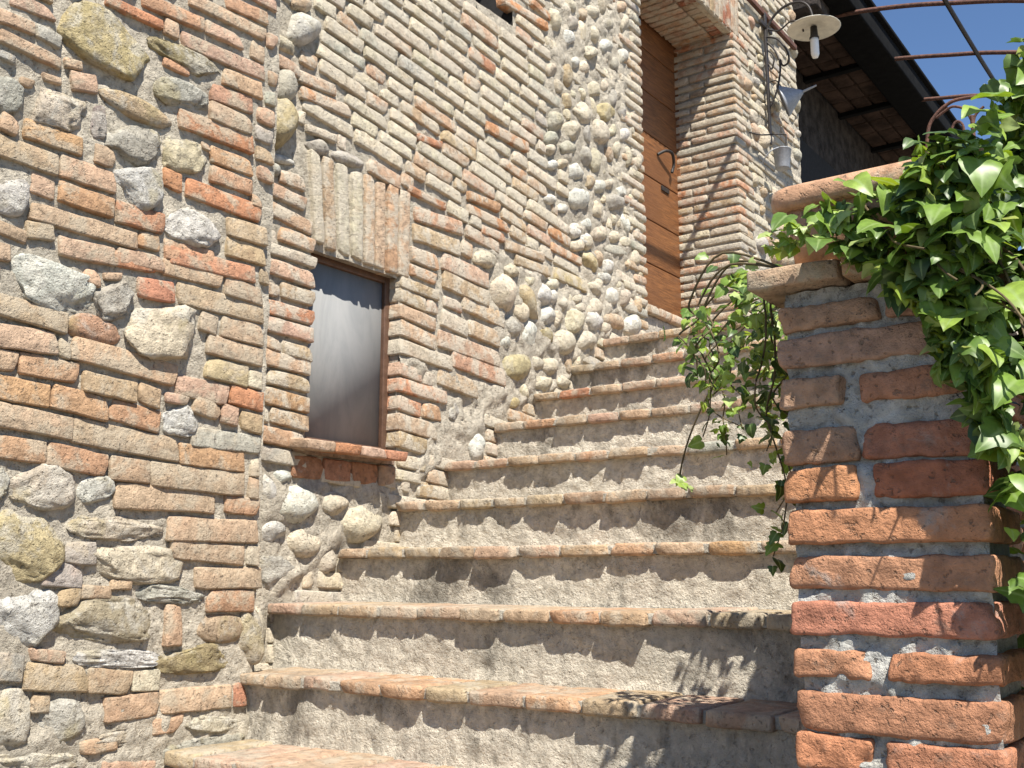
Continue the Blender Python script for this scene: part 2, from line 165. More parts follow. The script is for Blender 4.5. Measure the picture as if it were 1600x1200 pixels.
# ---------------------------------------------------------------- objects
WL={}
def link(o,parent,loc):
    scene.collection.objects.link(o); WL[o]=Vector(loc)
    if parent: o.parent=parent; o.location=Vector(loc)-WL[parent]
    else: o.location=loc
    return o
def thing(name,loc,label=None,cat=None,kind=None,group=None):
    o=bpy.data.objects.new(name,None); o.empty_display_size=.1; link(o,None,loc); tag(o,label,cat,kind,group); return o
def tag(o,label=None,cat=None,kind=None,group=None):
    for k,v in (('label',label),('category',cat),('kind',kind),('group',group)):
        if v: o[k]=v
    return o
def mk(name,V,F,m,parent=None,loc=(0,0,0),col=None,smooth=True,vein=None):
    me=bpy.data.meshes.new(name); V=np.asarray(V,dtype=np.float32)
    if isinstance(F,np.ndarray) and F.ndim==2:
        me.vertices.add(len(V)); me.vertices.foreach_set('co',V.ravel()); n,k=F.shape
        me.loops.add(n*k); me.loops.foreach_set('vertex_index',F.astype(np.int32).ravel())
        me.polygons.add(n); me.polygons.foreach_set('loop_start',np.arange(0,n*k,k,dtype=np.int32)); me.update(calc_edges=True)
    else: me.from_pydata(V.tolist(),[],F)
    if smooth: me.polygons.foreach_set('use_smooth',np.ones(len(me.polygons),dtype=bool))
    if col is not None:
        a=me.color_attributes.new('col','FLOAT_COLOR','POINT'); c=np.ones((len(V),4),dtype=np.float32); c[:,:3]=col; a.data.foreach_set('color',c.ravel())
    if vein is not None:
        a=me.attributes.new('vein','FLOAT','POINT'); a.data.foreach_set('value',np.asarray(vein,dtype=np.float32))
    me.materials.append(m); me.update()
    return link(bpy.data.objects.new(name,me),parent,loc)
class Heap:
    def __init__(s): s.V=[];s.F=[];s.C=[];s.W=[];s.n=0
    def add(s,V,F,c,vein=None):
        s.V.append(V);s.F.append(np.asarray(F)+s.n);s.n+=len(V);cc=np.empty((len(V),3));cc[:]=c;s.C.append(cc)
        if vein is not None: s.W.append(vein)
    def build(s,name,m,parent,loc=(0,0,0),smooth=True):
        if not s.V: return
        V=np.vstack(s.V)-np.array(loc)
        return tag(mk(name,V,np.vstack(s.F),m,parent,loc,np.vstack(s.C),smooth,np.concatenate(s.W) if s.W else None),kind='stuff')
_top={}
def topo(nx,ny,nz):
    if (nx,ny,nz) in _top: return _top[nx,ny,nz]
    idx={};P=[];F=[]
    def v(i,j,k):
        if (i,j,k) not in idx: idx[i,j,k]=len(P);P.append((i,j,k))
        return idx[i,j,k]
    for i in range(nx):
        for k in range(nz):
            F.append((v(i+1,ny,k),v(i,ny,k),v(i,ny,k+1),v(i+1,ny,k+1)))   # outer (+y)
    for i in range(nx):
        for j in range(ny):
            F.append((v(i,j,0),v(i,j+1,0),v(i+1,j+1,0),v(i+1,j,0))); F.append((v(i,j,nz),v(i+1,j,nz),v(i+1,j+1,nz),v(i,j+1,nz)))
    for j in range(ny):
        for k in range(nz):
            F.append((v(0,j,k),v(0,j,k+1),v(0,j+1,k+1),v(0,j+1,k))); F.append((v(nx,j,k),v(nx,j+1,k),v(nx,j+1,k+1),v(nx,j,k+1)))
    _top[nx,ny,nz]=(np.array(P),np.array(F)); return _top[nx,ny,nz]
def coords(n,h,r):
    if n==2: return np.array([-h,0,h])
    return np.concatenate(([-h],np.linspace(-h+r,h-r,n-1),[h]))
def brick_geo(L,D,H,r=.006,amp=.0025,n=None,ny=2,nz=4):
    n=n or max(4,min(9,int(L/.03)+2)); P,F=topo(n,ny,nz)
    hx,hy,hz=L/2,D/2,H/2; r=min(r,hx*.45,hz*.45)
    cx=coords(n,hx,r); cz=coords(nz,hz,r); cy=np.concatenate((np.linspace(-hy,hy-r,ny),[hy]))
    V=np.stack([cx[P[:,0]],cy[P[:,1]],cz[P[:,2]]],1)
    inner=np.clip(V,[-hx+r,-hy,-hz+r],[hx-r,hy-r,hz-r]); d=V-inner; l=np.linalg.norm(d,axis=1,keepdims=True)
    V=np.where(l>1e-9,inner+d/np.maximum(l,1e-9)*r,V)
    s=rng.randint(1000); o=rng.rand(3)*50
    e=np.stack([noise(V*s_+o,s+i) for i,s_ in enumerate((28,40,34))],1)
    e2=np.stack([noise(V*90+o,s+i+5) for i in range(3)],1)
    V=V+amp*(e*np.array([.75,.8,.55])+e2*np.array([.6,.6,.5]))
    # chipped corners
    for _ in range(2):
        if rng.rand()<.5:
            q=np.array([rng.choice([-1,1])*hx,hy,rng.choice([-1,1])*hz]); dd=np.linalg.norm(V-q,axis=1,keepdims=True); k=np.clip(1-dd/(.02+.015*rng.rand()),0,1)
            V=V-(q/np.linalg.norm(q))*k*.010
    return V,F
def to_x(V,ang=0,tilt=0):      # outward face (+y local) looks along +x
    x,y,z=V[:,1],-V[:,0],V[:,2]
    x=x-tilt*z
    c,s=math.cos(ang),math.sin(ang); return np.stack([x,y*c-z*s,y*s+z*c],1)
def to_my(V,ang=0,tilt=0):     # outward face looks along -y
    x,y,z=-V[:,0],-V[:,1],V[:,2]; y=y+tilt*z
    c,s=math.cos(ang),math.sin(ang); return np.stack([x*c-z*s,y,x*s+z*c],1)
def jit(c,a=.10): 
    k=1+a*(rng.rand()*2-1); return np.clip(np.array(c)*k+(rng.rand(3)-.5)*.022,0.01,.8)
bm=bmesh.new(); bmesh.ops.create_icosphere(bm,subdivisions=3,radius=1); IC3=(np.array([v.co[:] for v in bm.verts]),np.array([[v.index for v in f.verts] for f in bm.faces])); bm.free()
bm=bmesh.new(); bmesh.ops.create_icosphere(bm,subdivisions=4,radius=1); IC4=(np.array([v.co[:] for v in bm.verts]),np.array([[v.index for v in f.verts] for f in bm.faces])); bm.free()
def stone_geo(yc,zc,ay,az,hy,hz,c,X,cob=False,prot=None):
    P,F=(IC3 if cob or math.hypot(ay,az)<.05 else IC4); P=P.copy(); s=rng.randint(10000); o=rng.rand(3)*40
    # axes: P0 = outward, P1 = along A, P2 = along H
    rough=c in 'CwYyvgVcu' and not cob
    e=.60 if c=='V' else (.72 if rough else .85)
    P=np.sign(P)*np.abs(P)**e
    P/= (np.abs(P)**3.0).sum(1,keepdims=True)**(1/3.0) if rough else np.linalg.norm(P,axis=1,keepdims=True)
    for _ in range(7 if rough else (5 if cob else 3)):
        nv=rng.normal(size=3); nv/=np.linalg.norm(nv); d=(.72 if rough else (.70 if cob else .84))+rng.rand()*(.15 if not cob else .22)
        t=np.clip(P@nv-d,0,None)[:,None]; P=P-t*nv
    P=P*(1+(.10 if rough else .09)*noise(P*1.6+o,s)[:,None]+(.05 if rough else .035)*noise(P*4+o,s+3)[:,None]+(.03 if rough else .006)*noise(P*10+o,s+4)[:,None]-(.10 if rough else .0)*np.clip(.16-np.abs(noise(P*2.6+o,s+6)),0,1)[:,None]*4*(P[:,:1]>0))
    ay,az,hy,hz=[q*(1.06 if not cob else 1.08) for q in (ay,az,hy,hz)]
    m=min(math.hypot(ay,az),math.hypot(hy,hz)); dep=m*(.95 if cob else .55)
    prot=prot if prot is not None else (.72 if cob else .55)*m*(.75+.4*rng.rand())*(.85 if cob else .55)
    x=X+prot-dep+P[:,0]*dep
    if rough: x=x+.006*noise(P*5+o,s+9)
    if not cob: x=np.minimum(x,X+prot*.8+.3*(x-X-prot*.8))
    y=P[:,1]*ay+P[:,2]*hy; z=P[:,1]*az+P[:,2]*hz
    return np.stack([x,yc+y,zc+z],1),F
def boxv(a,b):
    x0,y0,z0=a;x1,y1,z1=b
    return np.array([(x0,y0,z0),(x1,y0,z0),(x1,y1,z0),(x0,y1,z0),(x0,y0,z1),(x1,y0,z1),(x1,y1,z1),(x0,y1,z1)],float),np.array([(0,3,2,1),(4,5,6,7),(0,1,5,4),(1,2,6,5),(2,3,7,6),(3,0,4,7)])
def box(name,a,b,m,parent=None,bev=.004,col=None):
    V,F=boxv(a,b); c=V.mean(0); o=mk(name,V-c,F,m,parent,c,col,smooth=False)
    if bev:
        bm=bmesh.new(); bm.from_mesh(o.data); bmesh.ops.bevel(bm,geom=bm.edges[:],offset=bev,segments=2,profile=.7,affect='EDGES'); bm.to_mesh(o.data); bm.free()
    return o
def tube_geo(pts,r,n=8,taper=None):
    pts=[Vector(p) for p in pts]; V=[];F=[]; up=Vector((0.13,.27,.95)).normalized()
    for i,p in enumerate(pts):
        t=(pts[min(i+1,len(pts)-1)]-pts[max(i-1,0)]).normalized(); a=t.cross(up)
        if a.length<.05: a=t.cross(Vector((1,0,0)))
        a.normalize(); b=t.cross(a); rr=r if not taper else r*(1+(taper-1)*i/(len(pts)-1))
        for k in range(n): V.append(p+a*rr*math.cos(2*math.pi*k/n)+b*rr*math.sin(2*math.pi*k/n))
    for i in range(len(pts)-1):
        for k in range(n): F.append((i*n+k,i*n+(k+1)%n,(i+1)*n+(k+1)%n,(i+1)*n+k))
    return np.array([v[:] for v in V]),np.array(F)
def smoothpts(p,k=6):
    p=[Vector(q) for q in p]; out=[]
    for i in range(len(p)-1):
        a=p[max(i-1,0)];b=p[i];c=p[i+1];d=p[min(i+2,len(p)-1)]
        for j in range(k):
            t=j/k; out.append(.5*((2*b)+(c-a)*t+(2*a-5*b+4*c-d)*t*t+(3*b-a-3*c+d)*t**3))
    return out+[p[-1]]
def tube(name,pts,r,m,parent=None,n=8,sm=True,taper=None):
    P=smoothpts(pts) if sm and len(pts)>2 else [Vector(q) for q in pts]
    V,F=tube_geo(P,r,n,taper); c=V[0]; return mk(name,V-c,F,m,parent,c)
def lathe(name,prof,c,axis,m,parent=None,n=32):
    ax=Vector(axis).normalized(); a=ax.orthogonal().normalized(); b=ax.cross(a); V=[]
    for (r,h) in prof:
        for k in range(n): t=2*math.pi*k/n; V.append((a*math.cos(t)*r+b*math.sin(t)*r+ax*h)[:])
    F=[(i*n+k,i*n+(k+1)%n,(i+1)*n+(k+1)%n,(i+1)*n+k) for i in range(len(prof)-1) for k in range(n)]
    return mk(name,np.array(V),np.array(F),m,parent,c)
def inpoly(y,z,poly):
    y=np.asarray(y);z=np.asarray(z);c=np.zeros(y.shape,bool);n=len(poly);j=n-1
    for i in range(n):
        yi,zi=poly[i];yj,zj=poly[j]
        t=((zi>z)!=(zj>z))&(y<(yj-yi)*(z-zi)/((zj-zi) or 1e-9)+yi); c^=t; j=i
    return c
# ================================================================ GROUND
V,F=boxv((-600,-600,-1.6),(600,600,-1.5)); tag(mk('ground',V,F,M_grnd,None,(0,0,0),smooth=False),kind='structure')
# ================================================================ HOUSE
house=thing('brick_house',(0,3.5,-1.5),'old farmhouse wall of weathered brick, cobbles and rough stones beside the steps','house')
XL=.14
named={'brick':0,'stone':0}
class Occ:     # occupancy of a wall, 1 cm cells
    def __init__(s,y0,y1,z0,z1): s.y0,s.z0=y0,z0; s.g=np.zeros((int((y1-y0)*100)+1,int((z1-z0)*100)+1),bool)
    def quad(s,yc,zc,ay,az,hy,hz,mark=True,shrink=1.0):
        n=max(3,int(math.hypot(ay,az)*220)); m=max(3,int(math.hypot(hy,hz)*220))
        a=np.linspace(-1,1,n)[:,None]*shrink;b=np.linspace(-1,1,m)[None]*shrink
        I=((yc+a*ay+b*hy-s.y0)*100).astype(int).ravel();J=((zc+a*az+b*hz-s.z0)*100).astype(int).ravel()
        ok=(I>=0)&(J>=0)&(I<s.g.shape[0])&(J<s.g.shape[1]);I=I[ok];J=J[ok]
        if mark: s.g[I,J]=True
        else: return s.g[I,J].mean() if len(I) else 1
    def at(s,y,z):
        i=int((y-s.y0)*100);j=int((z-s.z0)*100)
        return s.g[i,j] if 0<=i<s.g.shape[0] and 0<=j<s.g.shape[1] else True
def wall_mortar(name,y0,y1,z0,z1,step,X,holes,bulge,amp=.004,rec=-.0075,m=M_mort,col=(.42,.375,.30),lab=None):
    ny=int((y1-y0)/step);nz=int((z1-z0)/step)
    Y,Z=np.meshgrid(np.linspace(y0,y1,ny+1),np.linspace(z0,z1,nz+1),indexing='ij')
    P=np.stack([Y,Z,Y*0+X],-1)
    x=X+rec+amp*fbm(P*14,3)+amp*.7*noise(P*48,8)
    for poly,h,f in bulge:
        w_=inpoly(Y,Z,poly).astype(float)
        for _ in range(int(.03/step)):  # soften the border
            w_[1:-1,1:-1]=(w_[1:-1,1:-1]*2+w_[2:,1:-1]+w_[:-2,1:-1]+w_[1:-1,2:]+w_[1:-1,:-2])/6
        x=x+w_*(h*.6+h*.5*noise(P*f,21)+h*.42*fbm(P*f*2.4,5,4))
    V=np.stack([x,Y,Z],-1).reshape(-1,3); idx=np.arange((ny+1)*(nz+1)).reshape(ny+1,nz+1)
    F=np.stack([idx[:-1,:-1],idx[1:,:-1],idx[1:,1:],idx[:-1,1:]],-1).reshape(-1,4)
    cy=(Y[:-1,:-1]+step/2).ravel();cz=(Z[:-1,:-1]+step/2).ravel(); keep=np.ones(len(F),bool)
    for (a,b,c,d) in holes: keep&=~((cy>a)&(cy<b)&(cz>c)&(cz<d))
    o=(X,y0,z0); C=np.array(col)*(1+.12*fbm(V*np.array([1,3,3]),31,2))[:,None]
    return mk(name,V-np.array(o),F[keep],m,house,o,C)
WIN=(2.345,2.795,.43,1.075); DOOR=(4.665,5.905,1.08,3.42); NICHE=(3.10,3.507,2.385,2.9)
front=wall_mortar('front_wall',.2,2.062,-1.5,2.6,.009,XL,[],[([(0,-1.5),(2.3,-1.5),(2.3,-.30),(1.6,-.32),(0,-.5)],.012,16)],amp=.0045)
main=wall_mortar('main_wall',2.05,7.08,-1.5,4.9,.012,0,[WIN,DOOR,NICHE],[(POLY['rough'],.020,9),(POLY['cobble'],.016,15)],amp=.004)
tag(front,'front part of the wall with large field stones and orange brick'); tag(main,'wall of pale brick rows and cobbles beside the steps')
heapL,heapM,heapS,heapSM=Heap(),Heap(),Heap(),Heap()
def put_brick(yc,zc,L,H,ang,c,X,wall,m,heap,D=.05,prot=.006,name=True,tilt=.07,amp=.0028,x_off=0):
    V,F=brick_geo(L,D,H,amp=amp,r=.005 if wall is front else .0055); V=to_x(V,ang,tilt)
    o=np.array((X+prot-D/2+rng.normal()*.0015,yc,zc)); cc=jit(COL[c] if isinstance(c,str) else c)
    if name and named['brick']<296:
        named['brick']+=1; mk('brick',V,F,m,wall,o,cc)
    else: heap.add(V+o,F,cc)
occL=Occ(.2,2.07,-1.5,2.6); occM=Occ(2.05,7.1,-1.5,4.9)
for (yc,zc,ay,az,hy,hz,c) in [s for s in LS if s[6] in 'pto' and math.hypot(s[2],s[3])*math.hypot(s[4],s[5])<.0022]:
    LB.append((yc,zc,2*math.hypot(ay,az),2*math.hypot(hy,hz)*.95,math.atan2(az,ay),c))
LS=[s for s in LS if not(s[6] in 'pto' and math.hypot(s[2],s[3])*math.hypot(s[4],s[5])<.0022)]
for (yc,zc,ay,az,hy,hz,c) in LS:
    V,F=stone_geo(yc,zc,ay,az,hy,hz,c,XL); o=np.array((XL,yc,zc)); mk('stone',V-o,F,M_stone,front,o,jit(COL[c],.06)); named['stone']+=1
    occL.quad(yc,zc,ay*.95,az*.95,hy*.95,hz*.95)
for (yc,zc,L,H,a,c) in LB:
    put_brick(yc,zc,L*1.02,H*1.09,a,c,XL,front,M_brickL,heapL,prot=.005,tilt=.12)
    occL.quad(yc,zc,L/2*math.cos(a),L/2*math.sin(a),0,H/2)
# window, door, niche block the main wall
for (a,b,c,d) in (WIN,DOOR,NICHE): occM.quad((a+b)/2,(c+d)/2,(b-a)/2,0,0,(d-c)/2)
occM.quad(2.53,.395,.26,0,0,.05)
occM.quad(2.58,1.25,.275,0,0,.17)
for (yc,zc,ay,az,hy,hz,c) in MS:
    big=math.hypot(ay,az)*math.hypot(hy,hz)>.0035
    sm=c in 'cwty' or not big
    cob=yc>2.9 or sm
    k=1.0
    V,F=stone_geo(yc,zc,ay*k,az*k,hy*k,hz*k,c,0,cob=cob); o=np.array((0,yc,zc)); mk('stone',V-o,F,M_cob if cob else M_stone,main,o,jit(COL[c],.08)); named['stone']+=1
    occM.quad(yc,zc,ay*.9,az*.9,hy*.9,hz*.9)
for (yc,zc,L,H,a,c) in MB:
    jamb=abs(yc-L/2-2.80)<.03 and .3<zc<1.1
    left=abs(yc+L/2-2.36)<.03 and .35<zc<1.35
    D=.13 if jamb or left else .05
    if jamb: yc,L=(yc+L/2+2.792)/2,yc+L/2-2.792
    put_brick(yc,zc,L*1.01,H*1.02,a,c,0,main,M_brickM,heapM,D=D,prot=.008,tilt=.09)
    occM.quad(yc,zc,L/2*math.cos(a),L/2*math.sin(a),0,H/2)
# rows of brick that fill the rest
def autofill(occ,y0,y1,z0,z1,pitch,X,wall,m,heap,slope,pick,avoid,zmin,maxnamed,len_=(.20,.27),hh=.80,gap=.012):
    cand=[]
    k0=int((z0-1)/pitch)
    for k in range(k0,int((z1+1)/pitch)):
        y=y0+.02+rng.rand()*.1
        while y<y1:
            L=rng.choice([rng.uniform(*len_),rng.uniform(.10,.15)],p=[.76,.24]); zc=k*pitch-slope(y+L/2,k*pitch)
            z=zc; best=None
            if not(z0<z<z1) : y+=L; continue
            # trim to the free run
            s=y; e=y
            while e<min(y+L,y1) and not (occ.at(e,z) or occ.at(e,z-pitch*.3) or occ.at(e,z+pitch*.3)): e+=.01
            if e-s>.045:
                yc=(s+e)/2; a=math.atan(-(slope(e,k*pitch)-slope(s,k*pitch))/(e-s)); zc=k*pitch-slope(yc,k*pitch)
                if zc>zmin(yc) and not avoid(yc,zc): cand.append((yc,zc,e-s-gap,pitch*hh,a))
                y=e+.002
            else: y=e+.012
    def key(t): 
        d=Vector((X-2.5,t[0],t[1])); return -t[2]*t[3]*abs(d.x)/d.length**3*(1 if vis(t[0],t[1],X) else .0001)
    cand.sort(key=key)
    for i,(yc,zc,L,H,a) in enumerate(cand):
        a+=rng.normal()*.008; H*=rng.uniform(.86,1.06)
        put_brick(yc,zc+rng.normal()*.0015,L,H,a,pick(yc,zc),X,wall,m,heap,name=i<maxnamed,prot=.002+rng.rand()*.005,tilt=.09)
        occ.quad(yc,zc,(L+.012)/2,0,0,pitch/2)
ct,st=math.cos(R(35.6)),math.sin(R(35.6)); cp,sp=math.cos(math.atan(300/1650)),math.sin(math.atan(300/1650))
def vis(y,z,x=0):      # is a point inside the picture's field of view (used only to choose which bricks get an object of their own)
    dx=x-2.5;r_=dx*ct+y*st;f_=-dx*st+y*ct;D=f_*cp+z*sp;U=z*cp-f_*sp
    return D>0 and abs(r_/D)<.49 and abs(U/D)<.37
def pickL(y,z): return rng.choice(list('opttpg'))
autofill(occL,.2,2.05,-1.4,2.58,.0625,XL,front,M_brickL,heapL,lambda y,z:(.0),pickL,lambda y,z:False,lambda y:-1.4,14)
def pickM(y,z):
    u=rng.rand()
    if z<1.75 and y>2.8 and y<4: return rng.choice(list('ccptpoO'),p=[.27,.21,.2,.17,.08,.05,.02])
    return rng.choice(list('ccpgCO'),p=[.42,.20,.15,.10,.12,.01])
def slopeM(y,z): 
    k=.10 if z<1.9 else max(.02,.10-(z-1.9)*.12)
    if z<.35: k=.04
    return k*(min(y,4.6)-2.1)
def stairz(y): return -.08+(y-2.21)*.592
cobp=[(a,b) for a,b in POLY['cobble']]; rop=POLY['rough']
def avoidM(y,z):
    if inpoly(np.array([y]),np.array([z]),rop)[0]: return True
    if inpoly(np.array([y]),np.array([z]),cobp)[0]: return rng.rand()<(.86 if y<4.2 else .6)
    if y>5.95+.1 and z<4.3: return rng.rand()<.5
    if y<2.36 and z>1.25: return rng.rand()<.45
    return False
autofill(occM,2.06,7.06,-1.3,4.88,.0565,0,main,M_brickM,heapM,slopeM,pickM,avoidM,lambda y:stairz(y)-.25,400,len_=(.17,.28),hh=.95)
# cobbles and small stones fill what is left
def fill_cobbles(test,n,r0,r1,tall,cols,ymin,ymax,zmin,zmax,cob=True):
    got=[]
    for t in range(n):
        y=rng.uniform(ymin,ymax);z=rng.uniform(zmin,zmax)
        if not test(y,z): continue
        f=1-t/n; r=r0+(r1-r0)*f*rng.uniform(.6,1); h=r*rng.uniform(*tall); a=rng.normal()*.25
        if occM.quad(y,z,r*math.cos(a),r*math.sin(a),-h*math.sin(a),h*math.cos(a),mark=False,shrink=.85)>.10: continue
        occM.quad(y,z,r*math.cos(a),r*math.sin(a),-h*math.sin(a),h*math.cos(a),shrink=.85)
        got.append((y,z,r*math.cos(a),r*math.sin(a),-h*math.sin(a),h*math.cos(a),rng.choice(list(cols)),cob))
    return got
G=fill_cobbles(lambda y,z:inpoly(np.array([y]),np.array([z]),cobp)[0],9000,.017,.05,(1.0,1.9),'cccCgtcw',3.2,4.65,.7,3.3)
G+=fill_cobbles(lambda y,z:y>5.92,6000,.03,.10,(.6,1.2),'cgcgCtp',5.93,7.05,1.2,4.4,True)
G+=fill_cobbles(lambda y,z:inpoly(np.array([y]),np.array([z]),rop)[0] and y>2.3,160,.03,.062,(.6,1.2),'cCtcg',2.1,3.6,-.2,.85,False)
G+=fill_cobbles(lambda y,z:y<2.36,900,.02,.05,(.6,1.1),'wgct',2.07,2.36,.9,2.5,False)
G.sort(key=lambda g:-(math.hypot(g[2],g[3])*math.hypot(g[4],g[5]))*(1 if vis(g[0],g[1]) else .01)/(g[0]**3))
for g in G:
    V,F=stone_geo(*g[:7],0,cob=g[7]); c=jit(COL[g[6]],.1)
    if named['stone']<296 and vis(g[0],g[1]): 
        o=np.array((0,g[0],g[1])); mk('stone',V-o,F,M_cob if g[7] else M_stone,main,o,c); named['stone']+=1
    else: heapSM.add(V,F,c)
# ---- window
def quad_panel(name,pts,m,parent,thick,nrm,col=None,bev=0):
    P=np.array(pts,float); nn=np.array(nrm)*thick; V=np.vstack([P,P-nn]); F=[(0,1,2,3),(7,6,5,4)]+[(i,i+4,(i+1)%4+4,(i+1)%4) for i in range(4)]
    c=P[0]; return mk(name,V-c,F,m,parent,c,col,smooth=False)
win=mk('window',*boxv((-.95,2.20,.30),(-.945,3.05,1.2)),M_dark,house,(0,0,0),smooth=False)
for nm,a,b in (('reveal',(-.30,2.80,.40),(-.012,2.83,1.10)),('reveal',(-.30,2.28,.40),(-.012,2.36,1.10)),('reveal',(-.30,2.28,1.078),(-.012,2.85,1.12)),('reveal',(-.30,2.28,.38),(-.012,2.85,.432))):
    box(nm,a,b,M_mort,win,.003,col=(.34,.29,.23))
box('frame',(-.085,2.768,.432),(-.052,2.7985,1.078),M_frame,win,.002); box('frame',(-.085,2.361,.432),(-.052,2.380,1.078),M_frame,win,.002)
box('frame',(-.085,2.381,.4325),(-.052,2.767,.450),M_frame,win,.002); box('frame',(-.085,2.381,1.055),(-.052,2.767,1.0775),M_frame,win,.002)
box('pane',(-.071,2.379,.449),(-.068,2.769,1.056),M_pane,win,0)
# curtain with folds
n=70; yy=np.linspace(2.36,2.70,n); V=[];F=[]
for j,z in enumerate(np.linspace(.433,1.078,9)):
    for i,y in enumerate(yy): V.append((-.155+.004*math.sin(y*70+math.sin(z*3)*.5)+.003*math.sin(y*151+1),y,z))
for j in range(8):
    for i in range(n-1): F.append((j*n+i,j*n+i+1,(j+1)*n+i+1,(j+1)*n+i))
mk('curtain',V,F,M_curt,win)
# lintel of upright bricks, sill
lint=box('window_lintel',(-.13,2.33,1.079),(-.012,2.84,1.40),M_mort,house,.003,col=(.34,.30,.24))
for (yc,zc,H,W,sh,c) in LT:
    V,F=brick_geo(H,.14,W*.93,amp=.003); V=to_x(V); V=V[:,[0,2,1]]*np.array([1,1,1.0]); V[:,1]+=V[:,2]*sh; named['brick']+=1
    o=np.array((.010-.07+rng.normal()*.002,yc,zc)); F=F[:,::-1]; mk('brick',V,F,M_brickM,lint,o,jit(COL[c]))
sill=box('window_sill',(-.05,2.30,.384),(.0,2.78,.428),M_mort,house,.003,col=(.34,.25,.19))
for i,(a,b) in enumerate(((2.275,2.40),(2.405,2.525),(2.53,2.645),(2.65,2.755))):
    V,F=brick_geo(b-a,.145,.034,amp=.003); V=to_x(V,0,0); V[:,2]-=V[:,0]*.10; mk('brick',V,F,M_brickP,sill,(.018,(a+b)/2,.412),jit(COL['O' if i%2 else 'p'])); named['brick']+=1
for i,(a,b) in enumerate(((2.30,2.43),(2.435,2.56),(2.565,2.69),(2.695,2.78))):
    V,F=brick_geo(b-a,.06,.072,amp=.003); V=to_x(V,0,0); mk('brick',V,F,M_brickP,sill,(-.022,(a+b)/2,.342),jit(COL['O' if i<3 else 'p'])*.8); named['brick']+=1
# ---- upper niche
nich=mk('upper_opening',*boxv((-.42,3.0,2.3),(-.41,3.6,3.0)),M_dark,house,(0,0,0),smooth=False)
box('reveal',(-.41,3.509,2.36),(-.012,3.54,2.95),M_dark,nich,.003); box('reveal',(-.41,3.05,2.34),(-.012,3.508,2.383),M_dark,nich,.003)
# ---- door with jamb of brick courses
door=box('door',(-.47,4.5,1.0),(-.435,5.93,3.62),M_wood,house,.002)
zc=1.02
while zc<3.6:
    box('plank',(-.434,4.52,zc+.004),(-.405,5.90,zc+.276),M_wood,door,.004); zc+=.28
box('door_frame',(-.434,5.902,1.0),(-.385,5.932,3.6),M_wood,door,.003)
tube('knocker',[(-.40,5.62,2.60),(-.365,5.66,2.63),(-.35,5.72,2.63),(-.365,5.77,2.58),(-.375,5.76,2.52)],.010,M_iron,door)
box('lock_plate',(-.404,5.66,2.38),(-.396,5.76,2.41),M_iron,door,.001)
# right jamb
jamb=box('door_jamb',(-.46,5.908,.95),(-.012,6.04,3.9),M_mort,house,.004,col=(.33,.30,.25))
k=0; z=1.04
while z<3.42:
    H=rng.uniform(.038,.050); zc=z+H/2; cc=rng.choice(list('ppcctOog'),p=[.2,.18,.17,.12,.13,.06,.07,.07])
    segs=[(-.43,-.20),(-.19,.012)] if k%2 else [(-.43,-.31),(-.30,.012)]
    if rng.rand()<.2: segs=[(-.43,.012)]
    for (a,b) in segs:
        D=.115 if k%2 else .24
        V,F=brick_geo(b-a,D,H*.92,amp=.003,n=7,ny=3); V=to_my(V,rng.normal()*.012); V[:,1]+=rng.normal()*.002
        o=np.array(((a+b)/2,5.897+D/2,zc)); cl=jit(COL[cc])
        heapM.add(V+o,F,cl)
    z+=H+.012; k+=1
# left jamb
jl=box('door_jamb',(-.40,4.58,.95),(-.012,4.662,3.9),M_mort,house,.004,col=(.33,.30,.25))
k=0; z=1.12
while z<3.42:
    H=rng.uniform(.038,.050); Lb=.23 if k%2 else .12
    V,F=brick_geo(Lb,.11,H*.92,amp=.003,r=.012,ny=3); V=to_x(V,rng.normal()*.01,.03); o=np.array((.014-.055,4.672-Lb/2+rng.normal()*.004,z+H/2))
    heapM.add(V+o,F,jit(COL[rng.choice(list('cccpgt'))])); z+=H+.012; k+=1
# door lintel: soffit of bricks on edge
dl=box('door_lintel',(-.40,4.55,3.452),(-.012,6.02,3.75),M_mort,house,.004,col=(.30,.22,.17))
y=4.60
while y<6.0:
    for j,(a,b) in enumerate(((-.39,-.135),(-.125,.012))):
        V,F=brick_geo(b-a,.28,.052,amp=.003); 
        V=np.stack([V[:,0],V[:,2],-V[:,1]],1); o=np.array(((a+b)/2,y,3.43+.14)); heapM.add(V+o,F,jit(COL[rng.choice(list('oprtp'))]))
    y+=.063
ds=box('door_step',(-.40,4.663,1.0),(-.02,5.90,1.33),M_mort,house,.01,col=(.40,.36,.30))
for y in np.arange(4.73,5.85,.15):
    V,F=brick_geo(.142,.16,.045,amp=.003); V=to_x(V); heapM.add(V+np.array((-.07,y,1.355)),F,jit(COL[rng.choice(list('cpt'))]))
heapL.build('brick_infill',M_brickL,front,(XL,1,0)); heapM.build('brick_infill',M_brickM,main,(0,4,1)); heapSM.build('stone_infill',M_cob,main,(0,4,1))
